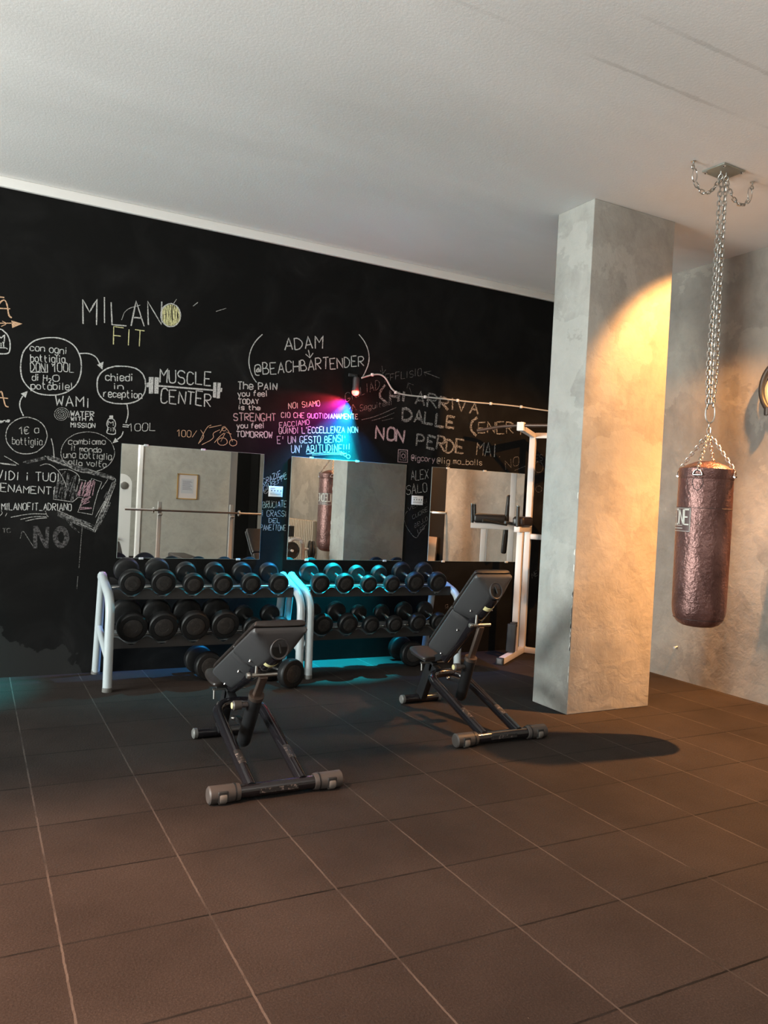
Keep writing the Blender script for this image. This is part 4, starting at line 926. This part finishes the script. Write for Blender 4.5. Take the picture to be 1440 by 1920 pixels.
for i, ((x, y), p) in enumerate(UP):  # stands and bowls for the added ceiling fill, all out of view
    t = empty('floor_uplight', (x, y, 0), ['floor uplight standing far behind the camera', 'floor uplight standing by the left wall', 'floor uplight standing close behind the camera'][i], 'lamp', 'floor uplights')
    MB().lathe([(.15, 0), (.15, .015), (.03, .03)], 24).build('base', M['plastic_black'], t)
    MB().tube([(0, 0, .02), (0, 0, 1.72)], .015, 12).build('pole', M['steel'], t)
    MB().lathe([(.02, 1.72), (.10, 1.76), (.17, 1.845), (.172, 1.85), (.166, 1.85), (.09, 1.775), (0, 1.765)], 28).build('bowl', M['white'], t)

# ------------------------------------------------------------------ what the mirrors show of the room behind the camera
t = empty('picture_frame', (3.54, -8.0, 1.30), 'gold framed sheet hanging on the grey partition seen in the left mirror', 'picture')
fw, fh = .19, .235
f = MB()
for a, b in (((-fw, 0, -fh), (-fw+.018, .022, fh)), ((fw-.018, 0, -fh), (fw, .022, fh)), ((-fw, 0, -fh), (fw, .022, -fh+.018)), ((-fw, 0, fh-.018), (fw, .022, fh))): f.box(a, b, Matrix.Translation((0, .001, fh+.02)))
f.build('frame', M['gold'], t)
MB().box((-fw+.018, .002, .038), (fw-.018, .010, 2*fh+.002)).build('mount', mat('mount_card', (.62, .57, .55), .6), t)
MB().box((-fw+.075, .0105, .13), (fw-.075, .0125, 2*fh-.07)).build('sheet', mat('sheet_paper', (.50, .50, .52), .6), t)
k = MB()
for q in range(8): k.box((-fw+.10, .0128, .20+q*.022), (fw-.10-.02*(q % 3), .0135, .206+q*.022))
k.build('printed_lines', M['ink'], t)
# barbell on a bench press rack
t = empty('bench_press', (3.05, -5.35, 0), 'flat bench press with upright catches seen in the left mirror', 'gym machine')
for s in (-1, 1):
    MB().bar((s*.55, 0, 0.06), (s*.55, 0, 1.30), .055, .05, (0, 1, 0)).bar((s*.55, .03, 1.10), (s*.55, .09, 1.12), .06, .02).bar((s*.55, -.3, .03), (s*.55, .3, .03), .07, .06).build('upright', mat('grey_rack_paint', (.30, .28, .26), .45), t)
MB().bar((-.55, -.1, .20), (.55, -.1, .20), .05, .06).bar((0, .1, .2), (0, -1.0, .2), .06, .06).bar((0, -1.0, 0), (0, -1.0, .36), .06, .06, (0, 1, 0)).build('base_frame', M['cream_frame'], t)
MB().box((-.14, -1.15, .37), (.14, .05, .45), None, .02).bar((0, .0, .2), (0, .0, .38), .06, .06, (0, 1, 0)).build('bench_pad', M['pad'], t)
t = empty('barbell', (3.05, -5.285, 1.172), 'chrome barbell resting on the bench press catches seen in the left mirror', 'barbell')
MB().tube([(-.65, 0, 0), (.65, 0, 0)], .014, 12).build('shaft', M['rod'], t)
for s in (-1, 1): MB().tube([(s*.65, 0, 0), (s*1.06, 0, 0)], .017, 16).lathe([(.045, 0), (.045, .02)], 16, along((s*.645, 0, 0), (s, 0, 0))).build('sleeve', M['chrome'], t)
# radiator
t = empty('radiator', (XR-.02, -7.6, .12), 'column radiator on the right wall seen in the middle mirror', 'radiator')
for k in range(16): MB().box((-.10, -.675+k*.088, 0), (-.01, -.63+k*.088, .92), None, .018).build('column', M['radiator'], t)
MB().tube([(-.055, -.70, .06), (-.055, .70, .06)], .018, 10).tube([(-.055, -.70, .86), (-.055, .70, .86)], .018, 10).build('header_pipe', M['radiator'], t)
# plate loaded machine
t = empty('plate_machine', (4.96, -6.25, 0), 'white tubular plate-loaded machine with black weight discs seen in the middle mirror', 'gym machine')
MB().tube(rounded([(-.02, 0, .03), (-.02, 0, .74), (.22, 0, .74), (.26, 0, .03)], .12, 6), .032, 14).tube([(-.15, 0, .035), (.42, 0, .035)], .03, 12).tube([(-.02, -.3, .035), (-.02, .25, .035)], .03, 12).tube([(.26, -.3, .035), (.26, .25, .035)], .03, 12).tube([(-.02, 0, .54), (-.02, .16, .54)], .022, 12).tube([(.245, 0, .56), (.44, .05, .56)], .022, 12).tube([(-.02, -.02, .70), (-.02, -.02, .98)], .018, 10).build('frame', M['cream_frame'], t)
wp = [(.025, 0), (.14, .0), (.152, .01), (.152, .04), (.135, .05), (.125, .035), (.055, .035), (.045, .05), (.025, .05)]
MB().lathe(wp, 32, frame((-.02, .06, .54), (1, 0, 0), (0, 0, -1), (0, 1, 0))).build('weight_disc', M['plastic_black'], t)
for q in (.33, .385): MB().lathe(wp, 32, along((q, (q-.245)*.256, .56), (q+1, (q+1-.245)*.256, .56))).build('weight_disc', M['plastic_black'], t)
ws = MB()
for k in range(8): ws.lathe([(.02, 0), (.075, 0), (.078, .004), (.078, .018), (.075, .022), (.02, .022)], 24, Matrix.Translation((-.02, -.02, .775+k*.0235)))
ws.build('weight_stack', M['plastic_black'], t)
# white cabinet machine at the left edge of the left mirror
t = empty('cable_machine', (2.62, -9.6, 0), 'white rounded weight machine seen at the left edge of the left mirror', 'gym machine')
pl_ = [(-.20, 0), (.20, 0), (.20, 1.55)]+[(.0+.20*math.cos(a), 1.55+.20*math.sin(a)) for a in [k*PI/12 for k in range(1, 12)]]+[(-.20, 1.55)]
MB().prism(pl_, .12, frame((0, .06, 0), (1, 0, 0), (0, 0, 1), (0, -1, 0))).build('housing', M['white'], t)
MB().lathe([(.075, 0), (.075, .02), (.06, .025), (0, .025)], 24, frame((.05, .06, 1.52), (1, 0, 0), (0, 0, -1), (0, 1, 0))).build('pulley', M['steel'], t)
MB().tube([(-.2, .1, 1.02), (-.45, .1, 1.02)], .075, 18).build('roller_pad', M['plastic_black'], t)
MB().box((-.62, .0, .45), (-.25, .3, .52), None, .02).box((-.55, .0, 0), (-.32, .2, .45)).build('seat', M['brown_pad'], t)
# brown bench seen at the right edge of the left mirror
t = empty('preacher_bench', (3.75, -4.55, 0), 'bench with two brown pads seen at the right edge of the left mirror', 'bench')
MB().bar((.1, 0, .85), (.36, .1, .98), .46, .08, (0, 0, 1), .03).bar((.18, .02, .40), (.40, .06, .78), .40, .07, (-1, 0, .5), .03).build('pad', M['brown_pad'], t)
MB().bar((.3, .05, 0), (.3, .05, .9), .06, .06, (0, 1, 0)).bar((0, -.2, .03), (.5, .3, .03), .06, .06).build('frame', M['cream_frame'], t)
# plywood sheet and wall barbell by the dark door
o = MB().box((0, -.27, 0), (.02, .27, 1.02), Matrix.Translation((XR-.09, -2.93, 0)) @ Matrix.Rotation(.06, 4, 'Y')).build('plywood_board', M['wood']); tag(o, 'brown plywood board leaning by the black door seen in the right mirror', 'board')
t = empty('wall_bar', (XR, -3.25, 1.36), 'bright steel bar held across the dark doorway seen in the right mirror', 'bar')
MB().tube([(-.12, -.66, 0), (-.12, .62, 0)], .016, 12).build('bar', M['chrome'], t)
for y in (-.60, .60+.155): MB().bar((-.0005, y if y < 0 else .755, 0), (-.13, y if y < 0 else .60, 0), .03, .03).build('holder', M['steel'], t)
